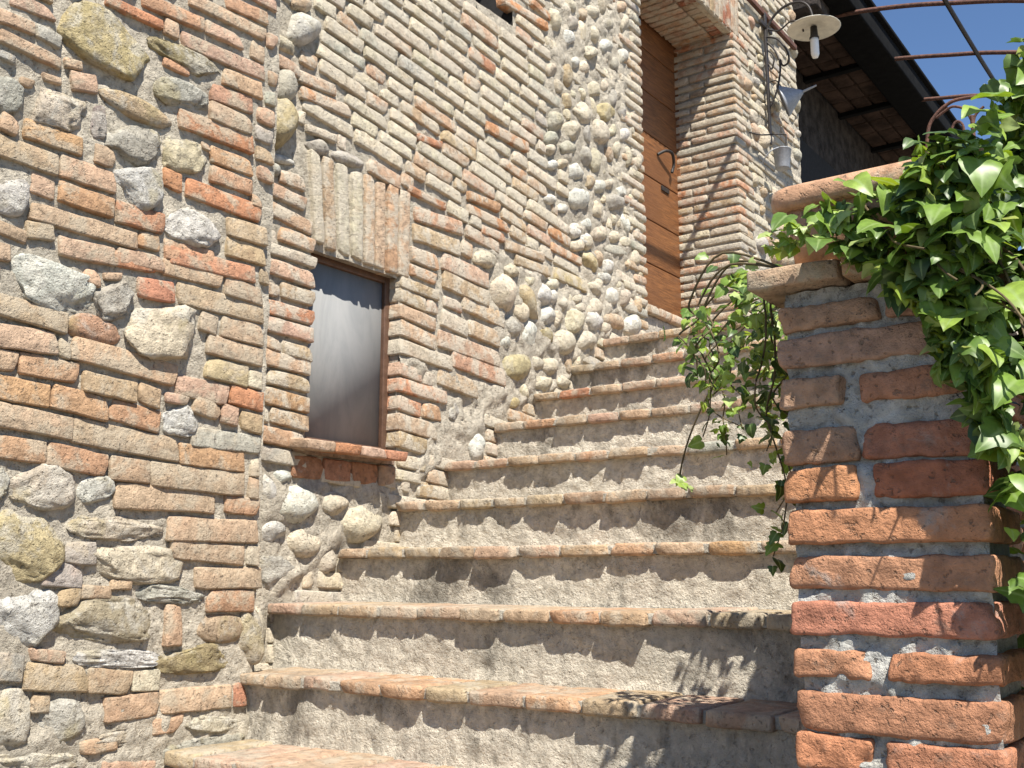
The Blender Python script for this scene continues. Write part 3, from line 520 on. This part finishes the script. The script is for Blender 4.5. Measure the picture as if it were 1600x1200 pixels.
# house body behind the facing, and the recessed wing with its eaves
box('house_body',(-5,.2,-1.5),(-1.0,7.0,4.9),M_mort,house,.01,col=(.3,.27,.22))
box('wall_core',(-1.0,6.05,-1.5),(-.035,7.075,4.9),M_mort,house,.01,col=(.3,.27,.22))
box('wall_core',(-.5,.2,-1.5),(.11,2.05,2.6),M_mort,house,.01,col=(.3,.27,.22))
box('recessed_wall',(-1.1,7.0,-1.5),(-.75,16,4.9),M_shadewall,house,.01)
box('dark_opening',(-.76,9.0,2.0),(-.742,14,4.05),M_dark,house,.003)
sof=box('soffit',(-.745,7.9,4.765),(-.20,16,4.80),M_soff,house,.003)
hs=Heap()
yb=7.95
while yb<15:
    for xa in (-.74,-.56,-.38):
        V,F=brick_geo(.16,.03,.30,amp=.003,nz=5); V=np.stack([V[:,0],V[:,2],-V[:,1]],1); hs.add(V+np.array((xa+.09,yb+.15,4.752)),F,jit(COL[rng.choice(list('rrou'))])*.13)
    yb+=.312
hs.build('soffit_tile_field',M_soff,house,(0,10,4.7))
box('gutter_beam',(-.195,7.9,4.66),(.11,16,4.86),M_tar,house,.02)
box('roof_edge',(-.15,7.85,4.862),(.15,16,4.90),M_tar,house,.01)
for y in (8.3,9.4,10.4,11.5,12.7): box('rafter',(-.748,y-.035,4.69),(-.2,y+.035,4.762),M_tar,house,.004)
box('beam_end',(-.40,7.82,4.55),(-.07,8.15,4.95),M_shadewall,house,.02)
box('rod_shadow_bar',(.012,6.10,3.765),(.040,7.0,3.80),M_rust,house,.003)  # dark bar added on the wall to stand in for a thin rod's shadow
# ================================================================ STAIRS
ST=[(1.52,-.62),(1.765,-.440),(2.015,-.262),(2.214,-.08),(2.504,.088),(2.779,.254),(3.048,.419),(3.351,.599),(3.632,.76),(3.926,.927),(4.21,1.102)]
stairs=thing('staircase',(1.0,1.5,-1.5),'worn outdoor stone steps with brick nosings climbing beside the wall to the wooden door','stairs')
XR=1.915
tn=0
for i,(y,z) in enumerate(ST):
    x0=XL+.004 if y<2.06 else .004
    if i==2: x0=.10
    zb=ST[i-1][1]-.02 if i else -1.5
    th=.035
    # riser: displaced render sheet with a solid body
    st_=.011; nx=int((XR-x0)/st_); nz=max(3,int((z-th-zb)/st_)); X,Z=np.meshgrid(np.linspace(x0-.02,XR,nx+1),np.linspace(zb,z-th+.002,nz+1),indexing='ij')
    P=np.stack([X,Z,X*0+i*7.3],-1); yd=y+.030+.004*fbm(P*8,2)+.0045*fbm(P*26,4)+.0025*noise(P*70,5)
    f_=(Z-zb)/(z-th-zb); yd=yd-.02*np.clip(.25-f_,0,1)*2
    V=np.stack([X,yd,Z],-1).reshape(-1,3); nb=len(V); idx=np.arange(nb).reshape(nx+1,nz+1)
    F=np.stack([idx[:-1,:-1],idx[1:,:-1],idx[1:,1:],idx[:-1,1:]],-1).reshape(-1,4)
    yb=ST[i+1][0]+.06 if i+1<len(ST) else 6.0
    if i==len(ST)-1:
        bv,bf=boxv((x0-.02,y+.06,-1.5),(XR,6.0,z-th))
    else: bv,bf=boxv((x0-.02,y+.06,-1.5),(XR,yb+.02,z-th))
    V2=np.vstack([V,bv]); F2=np.vstack([F,bf+nb]); o=(1.0,y+.04,z-.1)
    stp=mk('step',V2-np.array(o),F2,M_render,stairs,o,np.array((.58,.525,.43))*(.94+.10*rng.rand())*(1+.14*noise(V2*3+i*3.1,3)+.08*noise(V2*11,6))[:,None])
    if i==0: stp['label']='lowest step in view'
    # nosing bricks
    x=x0+.006-rng.rand()*.05; first=True
    dep=(ST[i+1][0]-y+.028) if i+1<len(ST) else .28
    dep=min(dep,.30)
    while x<XR-.03:
        wd=rng.uniform(.125,.155); a=max(x,x0); b=min(x+wd,XR)
        if b-a>.035:
            V,F=brick_geo(b-a-.005,dep,th*rng.uniform(.88,1.05),amp=.0028,r=.008,ny=4); V=to_my(V,rng.normal()*.008)
            V[:,2]+=rng.normal()*.0012; pr=rng.normal()*.004
            lo=i in (1,2); cc=COL[rng.choice(list('oppttgO'),p=[.17,.27,.18,.16,.15,.06,.01])]
            o=np.array(((a+b)/2,y+dep/2+pr,z-th/2)); mk('tread_brick',V,F,M_tread,stp,o,jit(cc)); tn+=1
        x+=wd+.004
    # mortar bed between the nosing bricks, a touch behind their edges
    box('mortar_bed',(x0,y+.012,z-th+.004),(XR,y+dep-.004,z-.006),M_mort,stp,.003,col=(.42,.385,.32))
# landing in front of the door
box('landing',(.01,4.47,.9),(XR,6.0,1.095),M_tread,stairs,.004,col=(.38,.28,.2))
box('stair_side',(XR+.002,3.9,-1.5),(2.15,6.0,1.06),M_render,stairs,.01,col=(.36,.34,.3))
# ================================================================ BRICK PIER AND PARAPET
pier=thing('brick_pier',(2.07,1.47,-1.5),'orange brick pier at the foot of the steps, holding a terracotta planter','pier')
core=box('mortar_core',(1.948,1.488,-1.5),(2.190,1.66,.415),M_mort,pier,.008,col=(.33,.32,.29))
box('mortar_core',(1.948,1.661,-1.5),(2.105,3.86,.414),M_mort,pier,.008,col=(.33,.32,.29))
PR=[(0.158, 0.207, [(1.931, 2.04, 'D'), (2.045, 2.205, 'E')]), (0.104, 0.152, [(1.931, 2.036, 'A'), (2.058, 2.205, 'E')]), (0.044, 0.092, [(1.931, 2.205, 'A')]), (-0.019, 0.027, [(1.931, 2.205, 'B')]), (-0.08, -0.034, [(1.931, 2.205, 'A')]), (-0.138, -0.1, [(1.931, 2.04, 'B'), (2.062, 2.205, 'A')]), (-0.209, -0.157, [(1.931, 2.205, 'B')]), (-0.26, -0.214, [(1.931, 2.034, 'A'), (2.052, 2.205, 'A')]), (-0.317, -0.272, [(1.931, 2.205, 'A')]), (0.24, 0.282, [(1.931, 2.022, 'D'), (2.047, 2.205, 'B')]), (0.3, 0.345, [(1.931, 2.205, 'D')]), (0.355, 0.39, [(1.931, 2.081, 'D'), (2.088, 2.205, 'D')]), (-0.41, -0.36, [(1.931, 2.205, 'A')]), (-0.474, -0.424, [(1.931, 2.205, 'A')]), (-0.538, -0.488, [(1.931, 2.205, 'A')]), (-0.602, -0.552, [(1.931, 2.205, 'A')]), (-0.666, -0.616, [(1.931, 2.205, 'A')]), (-0.73, -0.68, [(1.931, 2.205, 'A')])]
hp=Heap()
for ri,(z0,z1,segs) in enumerate(PR):
    zc,H=(z0+z1)/2,(z1-z0)*1.0
    for (a,b,c) in segs:
        D=.20
        V,F=brick_geo(b-a,D,H,r=.0055,amp=.0040,n=24,ny=8,nz=7); V=to_my(V,rng.normal()*.006,.02); V[:,1]+=0
        o=np.array(((a+b)/2,1.470+D/2+rng.normal()*.002,zc)); mk('brick',V,F,M_brickP,pier,o,jit(COL[c],.06))
    # flank bricks going back along the parapet
    y=1.675
    while y<3.84:
        L=.26 if (ri%2) else rng.choice([.12,.26]); e=min(y+L,3.85)
        for side in (0,1):
            V,F=brick_geo(e-y-.012,.06,H,amp=.003,r=.006); cc=jit(COL[rng.choice(list('ABADE'))])
            if side: V=to_x(V); o=np.array((2.12-.03,(y+e)/2,zc))
            else: V=to_x(V); V=V*np.array([-1,-1,1]); o=np.array((1.931+.03,(y+e)/2,zc))
            hp.add(V+o,F,cc)
        y=e
hp.build('brick_flank',M_brickP,pier,(2.07,2.5,0))
# a ragged mortar face between the pier bricks
nx,nz=60,300; X,Z=np.meshgrid(np.linspace(1.940,2.197,nx+1),np.linspace(-1.4,.414,nz+1),indexing='ij'); P=np.stack([X,Z,X*0],-1)
yd=1.482-.008*fbm(P*22,4)-.005*noise(P*80,3); V=np.stack([X,yd,Z],-1).reshape(-1,3); idx=np.arange(len(V)).reshape(nx+1,nz+1)
F=np.stack([idx[:-1,:-1],idx[1:,:-1],idx[1:,1:],idx[:-1,1:]],-1).reshape(-1,4)
mk('mortar_face',V-np.array((2.07,1.48,0)),F,M_mort,pier,(2.07,1.48,0),np.array((.42,.41,.375))*(1+.15*noise(V*20,2))[:,None])
for (a,b,c) in ((1.897,2.035,'p'),(2.04,2.13,'o'),(2.135,2.24,'p')):
    V,F=brick_geo(b-a,.40,.030,amp=.0018,n=8,ny=6,r=.004); V=to_my(V); mk('coping_brick',V,F,M_brickL,pier,((a+b)/2,1.442+.20,.432),jit(COL[c]))
for y in np.arange(1.83,3.85,.15):
    V,F=brick_geo(.142,.24,.030,amp=.003); V=to_x(V); mk('coping_brick',V,F,M_brickP,pier,(2.03,y+.09,.432),jit(COL['p']))
# ================================================================ TERRACOTTA PLANTER
pl=thing('terracotta_planter',(2.09,1.6,.449),'square terracotta planter with thick rolled rim standing on the brick pier, ivy growing over it','planter')
def ring(name,secs,m,parent,n=6,r=.02):
    V=[];F=[];o=Vector((2.09,1.60,.449))
    for (hx,hy,z) in secs:
        P_=[]
        for (sx,sy,a0) in ((1,-1,-90),(1,1,0),(-1,1,90),(-1,-1,180)):
            for k in range(n): t=R(a0+90*k/(n-1)); P_.append((sx*(hx-r)+r*math.cos(t),sy*(hy-r)+r*math.sin(t),z))
        V+=P_
    c=len(V)//len(secs)
    for i in range(len(secs)-1):
        for k in range(c): F.append((i*c+k,i*c+(k+1)%c,(i+1)*c+(k+1)%c,(i+1)*c+k))
    return mk(name,np.array(V),np.array(F),m,parent,o,(.42,.245,.15))
ring('body',[(.10,.10,.0),(.130,.135,.001),(.134,.139,.04),(.139,.144,.090),(.125,.130,.090)],M_terra,pl)
ring('rim',[(.139,.144,.084),(.150,.155,.084),(.155,.160,.088),(.157,.162,.100),(.155,.160,.114),(.148,.153,.119),(.130,.135,.119),(.126,.131,.110),(.126,.131,.06)],M_terra,pl,n=8,r=.03)
box('soil',(1.967,1.473,.52),(2.213,1.727,.545),M_soil,pl,.006)
# ================================================================ WALL LAMP
lamp=thing('wall_lamp',(.0,6.4,3.0),'iron gooseneck wall lamp with round enamel disc shade and bare bulb beyond the door','lamp')
box('back_plate',(.030,6.385,2.83),(.045,6.415,3.78),M_iron,lamp,.003)
L_=6.4
tube('arm',[(.04,6.4,3.60),(.06,6.4,3.68),(.12,6.4,3.75),(.20,6.4,3.785),(.29,6.4,3.775),(.345,6.4,3.72),(.37,6.4,3.62)],.009,M_iron,lamp)
tube('scroll',[(.045,6.4,3.60),(.12,6.4,3.56),(.18,6.4,3.46),(.19,6.4,3.38),(.15,6.4,3.36),(.13,6.4,3.41)],.007,M_iron,lamp)
tube('scroll',[(.045,6.4,3.66),(.13,6.4,3.62),(.22,6.4,3.66),(.28,6.4,3.62),(.30,6.4,3.56)],.006,M_iron,lamp)
tube('scroll',[(.045,6.4,3.56),(.10,6.4,3.48),(.13,6.4,3.36),(.10,6.4,3.20),(.05,6.4,3.10)],.007,M_iron,lamp)
tube('scroll',[(.05,6.4,3.5),(.09,6.4,3.44),(.07,6.4,3.36),(.05,6.4,3.40)],.006,M_iron,lamp)
box('cross_bar',(.03,6.30,3.66),(.05,6.50,3.69),M_iron,lamp,.003)
lathe('shade',[(.02,.035),(.06,.03),(.168,.004),(.172,0),(.168,-.003),(.06,.018),(.001,.022)],(.37,6.4,3.56),(0,0,1),M_enamel,lamp)
lathe('socket',[(.001,.02),(.022,.02),(.026,-.05),(.032,-.055),(.032,-.065),(.001,-.065)],(.37,6.4,3.55),(0,0,1),M_iron,lamp,20)
lathe('bulb',[(.001,0),(.025,0),(.027,-.02),(.027,-.11),(.018,-.135),(.001,-.14)],(.37,6.4,3.487),(0,0,1),M_bulb,lamp,20)
# ================================================================ FUNNEL AND BUCKET
fn=thing('metal_funnel',(.10,6.62,3.2),'small grey metal funnel hung on the wall under the lamp','funnel')
ax=Vector((.90,.25,.32)).normalized(); fo=Vector((.10,6.50,3.16))
lathe('cone',[(.092,.012),(.108,.0),(.112,-.004),(.112,.004),(.106,.012),(.016,.135),(.011,.14),(.085,.02)],fo,ax,M_zinc,fn)
tube('spout',[fo+ax*.13,fo+ax*.18,fo+ax*.235],.010,M_zinc,fn,taper=.6)
tube('hook',[(-.005,6.52,3.33),(.05,6.52,3.33),(.09,6.50,3.27)],.004,M_iron,fn)
bk=thing('hanging_bucket',(.15,6.3,2.58),'small grey zinc bucket hanging by its handle from a thin wall rod','bucket')
lathe('pail',[(.001,-.068),(.044,-.068),(.046,-.064),(.057,.058),(.060,.060),(.060,.064),(.056,.064),(.054,.05),(.043,-.055),(.001,-.055)],(.15,6.30,2.665),(0,.05,1),M_zinc,bk,28)
tube('handle',[(.15,6.24,2.725),(.12,6.20,2.70),(.08,6.19,2.66),(.05,6.20,2.62)],.004,M_zinc,bk)
tube('hook_rod',[(-.01,6.15,2.84),(.05,6.22,2.83),(.15,6.33,2.85),(.17,6.34,2.83),(.16,6.33,2.75),(.15,6.32,2.73)],.005,M_iron,bk)
# ================================================================ PERGOLA (iron hoops over the landing)
pg=thing('iron_pergola',(.8,8.3,4.5),'thin rusty iron pergola hoops running out from the eaves against the blue sky','pergola')
for y,pts in ((8.3,[(-.75,4.80),(-.156,4.684),(.167,4.636),(.50,4.57),(.818,4.486),(1.366,4.322),(2.0,4.05),(2.6,3.6)]),(9.4,[(-.75,4.84),(.118,4.684),(.561,4.587),(1.029,4.469),(1.8,4.2),(2.6,3.6)]),(10.4,[(-.75,4.83),(.144,4.666),(.614,4.576),(1.2,4.4),(1.9,4.1),(2.6,3.6)])):
    tube('hoop',[(a,y,b) for a,b in pts],.019,M_rust,pg)
tube('long_rod',[(.835,7.4,4.45),(.822,8.3,4.468),(.813,9.4,4.511),(.801,10.4,4.57),(.8,12,4.55)],.019,M_iron,pg)
pg2=thing('pergola_wire',(.2,4.3,3.4),'thin iron rods over the landing that throw line shadows on the door','rod')
tube('cross_rod',[(-.02,4.26,4.2),(.5,4.24,3.90),(1.0,4.22,3.88),(2.0,4.2,3.7),(2.8,4.2,3.1)],.016,M_rust,pg2)
tube('long_rod',[(.67,4.25,3.885),(.67,5.2,3.885),(.67,6.2,3.89)],.020,M_rust,pg2)
tr=thing('iron_trellis',(1.85,3.2,1.3),'curled thin iron trellis arches rising out of the ivy beneath the pergola','trellis')
tube('arch',[(1.755,3.2,1.20),(1.768,3.2,1.333),(1.794,3.2,1.379),(1.829,3.2,1.404),(1.866,3.2,1.411),(1.95,3.2,1.40)],.0055,M_rust,tr)
tube('arch',[(1.794,3.2,1.370),(1.831,3.2,1.390),(1.851,3.2,1.391),(1.878,3.2,1.373),(1.895,3.2,1.33)],.004,M_rust,tr)
tube('arch',[(1.895,3.2,1.30),(1.900,3.2,1.336),(1.909,3.2,1.354),(1.93,3.2,1.37)],.004,M_rust,tr)
tube('curl',[(1.836,3.2,1.31),(1.838,3.2,1.326),(1.846,3.2,1.340),(1.857,3.2,1.342),(1.867,3.2,1.329),(1.87,3.2,1.31)],.004,M_rust,tr)
tube('upright',[(1.895,3.2,1.35),(1.895,3.2,.45)],.006,M_rust,tr,sm=False)
tube('upright',[(1.755,3.2,1.22),(1.93,3.2,.45)],.006,M_rust,tr,sm=False)
# ================================================================ IVY
def leaf_geo(kind):
    r=random.Random(kind)
    if kind%3==0: out=[(0,0),(.20,-.13),(.42,-.08),(.50,.14),(.44,.34),(.33,.52),(.22,.74),(.08,.92)]
    elif kind%3==1: out=[(0,0),(.18,-.10),(.40,-.10),(.56,.06),(.40,.24),(.42,.44),(.24,.58),(.10,.88)]
    else: out=[(0,0),(.16,-.08),(.34,-.06),(.44,.12),(.42,.34),(.30,.58),(.18,.80),(.06,.94)]
    mid=[(0,0),(0,.04),(0,.10),(0,.18),(0,.36),(0,.56),(0,.78),(0,.92)]
    V=[];W=[]
    for (x,y) in mid: V.append([0,y,0]);W.append(1)
    V.append([0,1.0,0]);W.append(1)
    for s in (1,-1):
        for (x,y) in out[1:]:
            j=1+r.uniform(-.08,.08); V.append([s*x*.5*j,.5*y+.5*y*1,0]);W.append(.55)
            V.append([s*x*j,y,0]);W.append(0)
    V=np.array(V,float); F=[]
    for si,s in enumerate((1,-1)):
        b=9+si*14
        for i in range(7):
            m0,m1=i if i else 0,i+1
            a0=(b+2*(i-1)) if i else 0; a1=b+2*i
            def q(*f):
                f=[k for n_,k in enumerate(f) if k not in f[:n_]]
                if len(f)>=3: F.append(tuple(f) if s>0 else tuple(f[::-1]))
            for f in ((m0,a0,a1),(m0,a1,m1)):
                q(*f)
            if i: q(a0,a0+1,a1+1); q(a0,a1+1,a1)
            else: q(0,a1+1,a1)
        q(7,b+12,8); q(b+12,b+13,8)
    x,y=V[:,0].copy(),V[:,1].copy()
    fold=r.uniform(.15,.5); V[:,2]=fold*np.abs(x)-r.uniform(.1,.45)*(y-.2)**2*1.2-.35*x*x*2+.05*np.sin(9*y+3*x+kind)*np.abs(x)*2
    V[:,1]-=0
    F=[f if len(f)==3 else f for f in F]
    return V,np.array([f for f in F if len(f)==3]),np.array(W)
LG=[leaf_geo(k) for k in range(9)]
GC=[(.10,.175,.032),(.155,.25,.042),(.06,.11,.028),(.24,.34,.06),(.34,.42,.15),(.038,.075,.020)]
LM={}
def leafmesh(k,c):
    if (k,c) not in LM:
        V,F,W=LG[k]; o=mk('leaf_mesh',V,F,M_leaf,None,(0,0,0),GC[c],True,W); me=o.data; bpy.data.objects.remove(o); LM[k,c]=me
    return LM[k,c]
def orient(n,tipd):
    n=n.normalized(); y=(tipd-n*tipd.dot(n)).normalized(); x=y.cross(n); return Matrix((x,y,n)).transposed()
class Plant:
    def __init__(s,root,mx): s.root=root;s.items=[];s.mx=mx
    def leaf(s,p,size,n,tip,c): s.items.append((Vector(p),size,orient(n,tip),rng.randint(9),c))
    def build(s):
        def key(t): 
            d=(t[0]-Vector((2.5,0,0))).length; ok=vis(t[0].y,t[0].z,t[0].x); return -(t[1]/d)*(1 if ok else .01)+ (t[0].y*.03)
        s.items.sort(key=key); h=Heap()
        for i,(p,size,M,k,c) in enumerate(s.items):
            if i<s.mx:
                o=bpy.data.objects.new('leaf',leafmesh(k,c)); link(o,s.root,p); o.rotation_mode='QUATERNION'; o.rotation_quaternion=M.to_quaternion(); o.scale=(size,)*3
            else:
                V,F,W=LG[k]; h.add((V*size)@np.array(M.transposed())+np.array(p),F,GC[c],W)
        h.build('foliage',M_leaf,s.root,tuple(WL[s.root]))
def rv(s=1): return Vector(rng.normal(size=3))*s
SUNV=SUN
def add_leaf(P,p,size,out,spread=.55,cols=None,petiole=None):
    n=SUNV*.85+out*.5+rv(spread*.95); tip=Vector((0,-.15,-1))+out*.35+rv(.45)
    c=rng.choice(cols if cols is not None else [0,1,2,3,4,5],p=None if cols is not None else [.26,.26,.16,.16,.06,.10]); P.leaf(p,size,n,tip,c)
ivy=thing('climbing_ivy',(2.3,1.75,.40),'dense glossy green ivy mound tumbling over the planter and down the pier','ivy')
iv=Plant(ivy,285)
def ztop(x): return float(np.interp(x,[1.98,2.05,2.13,2.2,2.25,2.29,2.36,2.6],[.50,.568,.574,.565,.610,.715,.81,.90]))
# mound on and behind the planter
for _ in range(3400):
    x=1.98+.62*rng.rand()**.8; y=1.47+.55*rng.rand(); zt=ztop(x-(y-1.45)*.10)+(y-1.45)*.32
    z=zt-abs(rng.normal())*.06
    if x<2.10 and (y<1.53 or z<.575): continue
    if y<1.50 and .53<z<.59: continue
    if z<.50 and x<2.22: continue
    add_leaf(iv,(x,y,z),rng.uniform(.016,.036),Vector((-.2,-.6,.8)),.8)
# spill over the right of the pier and beyond
for _ in range(4300):
    x=2.16+.30*rng.rand()**1.1; z=rng.uniform(-.15,.82)
    f=np.interp(z,[-.15,.05,.12,.20,.30,.40,.55],[2.255,2.225,2.222,2.19,2.15,2.10,2.06])
    if x<f+rng.rand()*.03: continue
    if z>ztop(x): continue
    y=1.445-(.075 if z>.40 else .035)*rng.rand()*min(1,(x-f)/.08+.3) if x<2.24 else ((1.38 if z>.42 else 1.45) if x<2.27 else 1.47)+.5*rng.rand()**1.5
    add_leaf(iv,(x,y,z),rng.uniform(.018,.044),Vector((-.05,-.8,.6)),.75)
for _ in range(900):
    x=2.24+.16*rng.rand(); y=1.5+.35*rng.rand(); z=rng.uniform(.25,ztop(x)+.02)
    add_leaf(iv,(x,y,z),rng.uniform(.016,.04),Vector((-.2,-.7,.6)),.8)
# drape across the front of the planter
for _ in range(520):
    x=rng.uniform(2.02,2.24); zl=np.interp(x,[2.0,2.06,2.12,2.18,2.24],[.50,.44,.38,.30,.24]); z=rng.uniform(zl,ztop(x)-.02)
    if z>.525 and z<.585 and rng.rand()<.9: continue
    if rng.rand()>np.interp(x,[2.02,2.09,2.16],[.12,.5,1]): continue
    add_leaf(iv,(x,1.438-.045*rng.rand(),z),rng.uniform(.018,.042),Vector((-.1,-.8,.6)),.75)
for _ in range(1100):
    x=2.14+.45*rng.rand(); y=1.78+.9*rng.rand(); z=rng.uniform(-.9,.55)
    add_leaf(iv,(x,y,z),rng.uniform(.025,.05),Vector((-.2,-.8,.4)),.8,[0,2,5,5,2,1])
# light tendril creeping along the coping
for _ in range(60):
    x=rng.uniform(1.945,2.07); add_leaf(iv,(x,1.415-.03*rng.rand(),.455+.03*rng.rand()+(x-1.945)*.15),rng.uniform(.012,.028),Vector((-.1,-.7,.6)),.7,[3,4,4,1])
# few large foreground leaves
for (x,z,s,c) in ((2.163,.345,.060,1),(2.185,.39,.062,0),(2.205,.34,.055,3),(2.235,.43,.06,1),(2.225,.30,.058,0),(2.245,.52,.055,1),(2.15,.43,.052,0),(2.255,.36,.06,3),(2.26,.24,.055,1),(2.24,.18,.05,0),(2.12,.46,.05,1),(2.262,.12,.05,1),(2.085,.53,.042,3),(2.20,.47,.052,1),(2.265,.60,.06,1),(1.99,.498,.038,0),(2.035,.455,.04,0)):
    add_leaf(iv,(x,1.375 if z>.42 else 1.41,z),s,Vector((-.05,-.8,.35)),.3,[c,c])
iv.build()
for k in range(9):
    x0=2.0+.03*k; pts=[(x0,1.6,.56)]
    for j in range(1,7): pts.append((x0+.03*j+.01*rng.normal(),1.55-.035*j+.01*rng.normal(),.58-.06*j*(.5+.1*k)+.01*rng.normal()))
    tube('stem',pts,.0028,M_stem,ivy,6,taper=.5)
tube('stem',[(2.32,2.0,-1.5),(2.31,1.9,-.8),(2.33,1.85,-.2),(2.30,1.75,.3),(2.28,1.65,.6)],.016,M_stem,ivy,8,taper=.5)
# ---- strands that hang beside the steps
hv=thing('hanging_ivy',(1.9,1.8,.42),'thin ivy strands hanging from the coping in front of the upper steps','ivy')
h_=Plant(hv,170)
for s_ in range(8):
    y0=1.50+.55*rng.rand(); x0=1.91-.02*rng.rand(); out=.10+.32*(y0-1.5)+.05*rng.rand(); ln=rng.uniform(.10,.40)*(1.1 if s_%4==0 else .55)
    pts=[Vector((x0+.05,y0,.452)),Vector((x0-out*.5,y0,.48+.03*rng.rand())),Vector((x0-out,y0+.02,.44))]
    n_=6
    for j in range(1,n_+1): pts.append(Vector((x0-out+.012*rng.normal()+.004*j,y0+.02+.01*rng.normal(),.44-ln*j/n_)))
    tube('stem',pts,.0022,M_stem,hv,5,taper=.5)
    sp_=smoothpts(pts,5)
    for q in sp_[6:]:
        if rng.rand()<.55: add_leaf(h_,q+rv(.012),rng.uniform(.012,.026),Vector((-.3,-.7,.5)),.9)
for _ in range(420):
    y=1.5+.6*rng.rand(); x=1.90-.02-.30*(y-1.5)*rng.rand()-.05*rng.rand(); z=.49-abs(rng.normal())*.10
    add_leaf(h_,(x,y,z),rng.uniform(.011,.025),Vector((-.35,-.6,.6)),.9,[1,3,3,4,0,2])
for (xa,ya,ln) in ((1.875,1.60,.40),(1.86,1.66,.33),(1.885,1.55,.24)):
    pts=[Vector((xa+.05,ya,.452)),Vector((xa,ya,.45))]+[Vector((xa+.012*rng.normal(),ya+.01*rng.normal(),.43-ln*j/7)) for j in range(1,8)]
    tube('stem',pts,.0022,M_stem,hv,5,taper=.5)
    for q in smoothpts(pts,5)[4:]:
        if rng.rand()<.7: add_leaf(h_,q+rv(.012),rng.uniform(.012,.03),Vector((-.3,-.7,.3)),.9,[0,2,5,1])
for (x,y,z,s) in ((1.80,1.62,.50,.05),(1.85,1.60,.47,.05),(1.87,1.6,.50,.045)): add_leaf(h_,(x,y,z),s,Vector((-.2,-.8,.4)),.3,[1,0])
pts=[Vector(q) for q in ((1.66,1.90,.40),(1.61,1.92,.36),(1.575,1.93,.31),(1.545,1.94,.255),(1.525,1.95,.20),(1.53,1.95,.175))]
tube('stem',[(1.86,1.75,.47),(1.75,1.84,.46)]+pts,.002,M_stem,hv,5)
for q in ((1.53,1.95,.20),(1.515,1.95,.195),(1.535,1.94,.185),(1.545,1.95,.18),(1.52,1.94,.19)): add_leaf(h_,q,rng.uniform(.016,.026),Vector((-.2,-.8,.5)),.6,[3,4])
h_.build()
print('bricks',named,'treads',tn,'leaves',len(iv.items),len(h_.items))
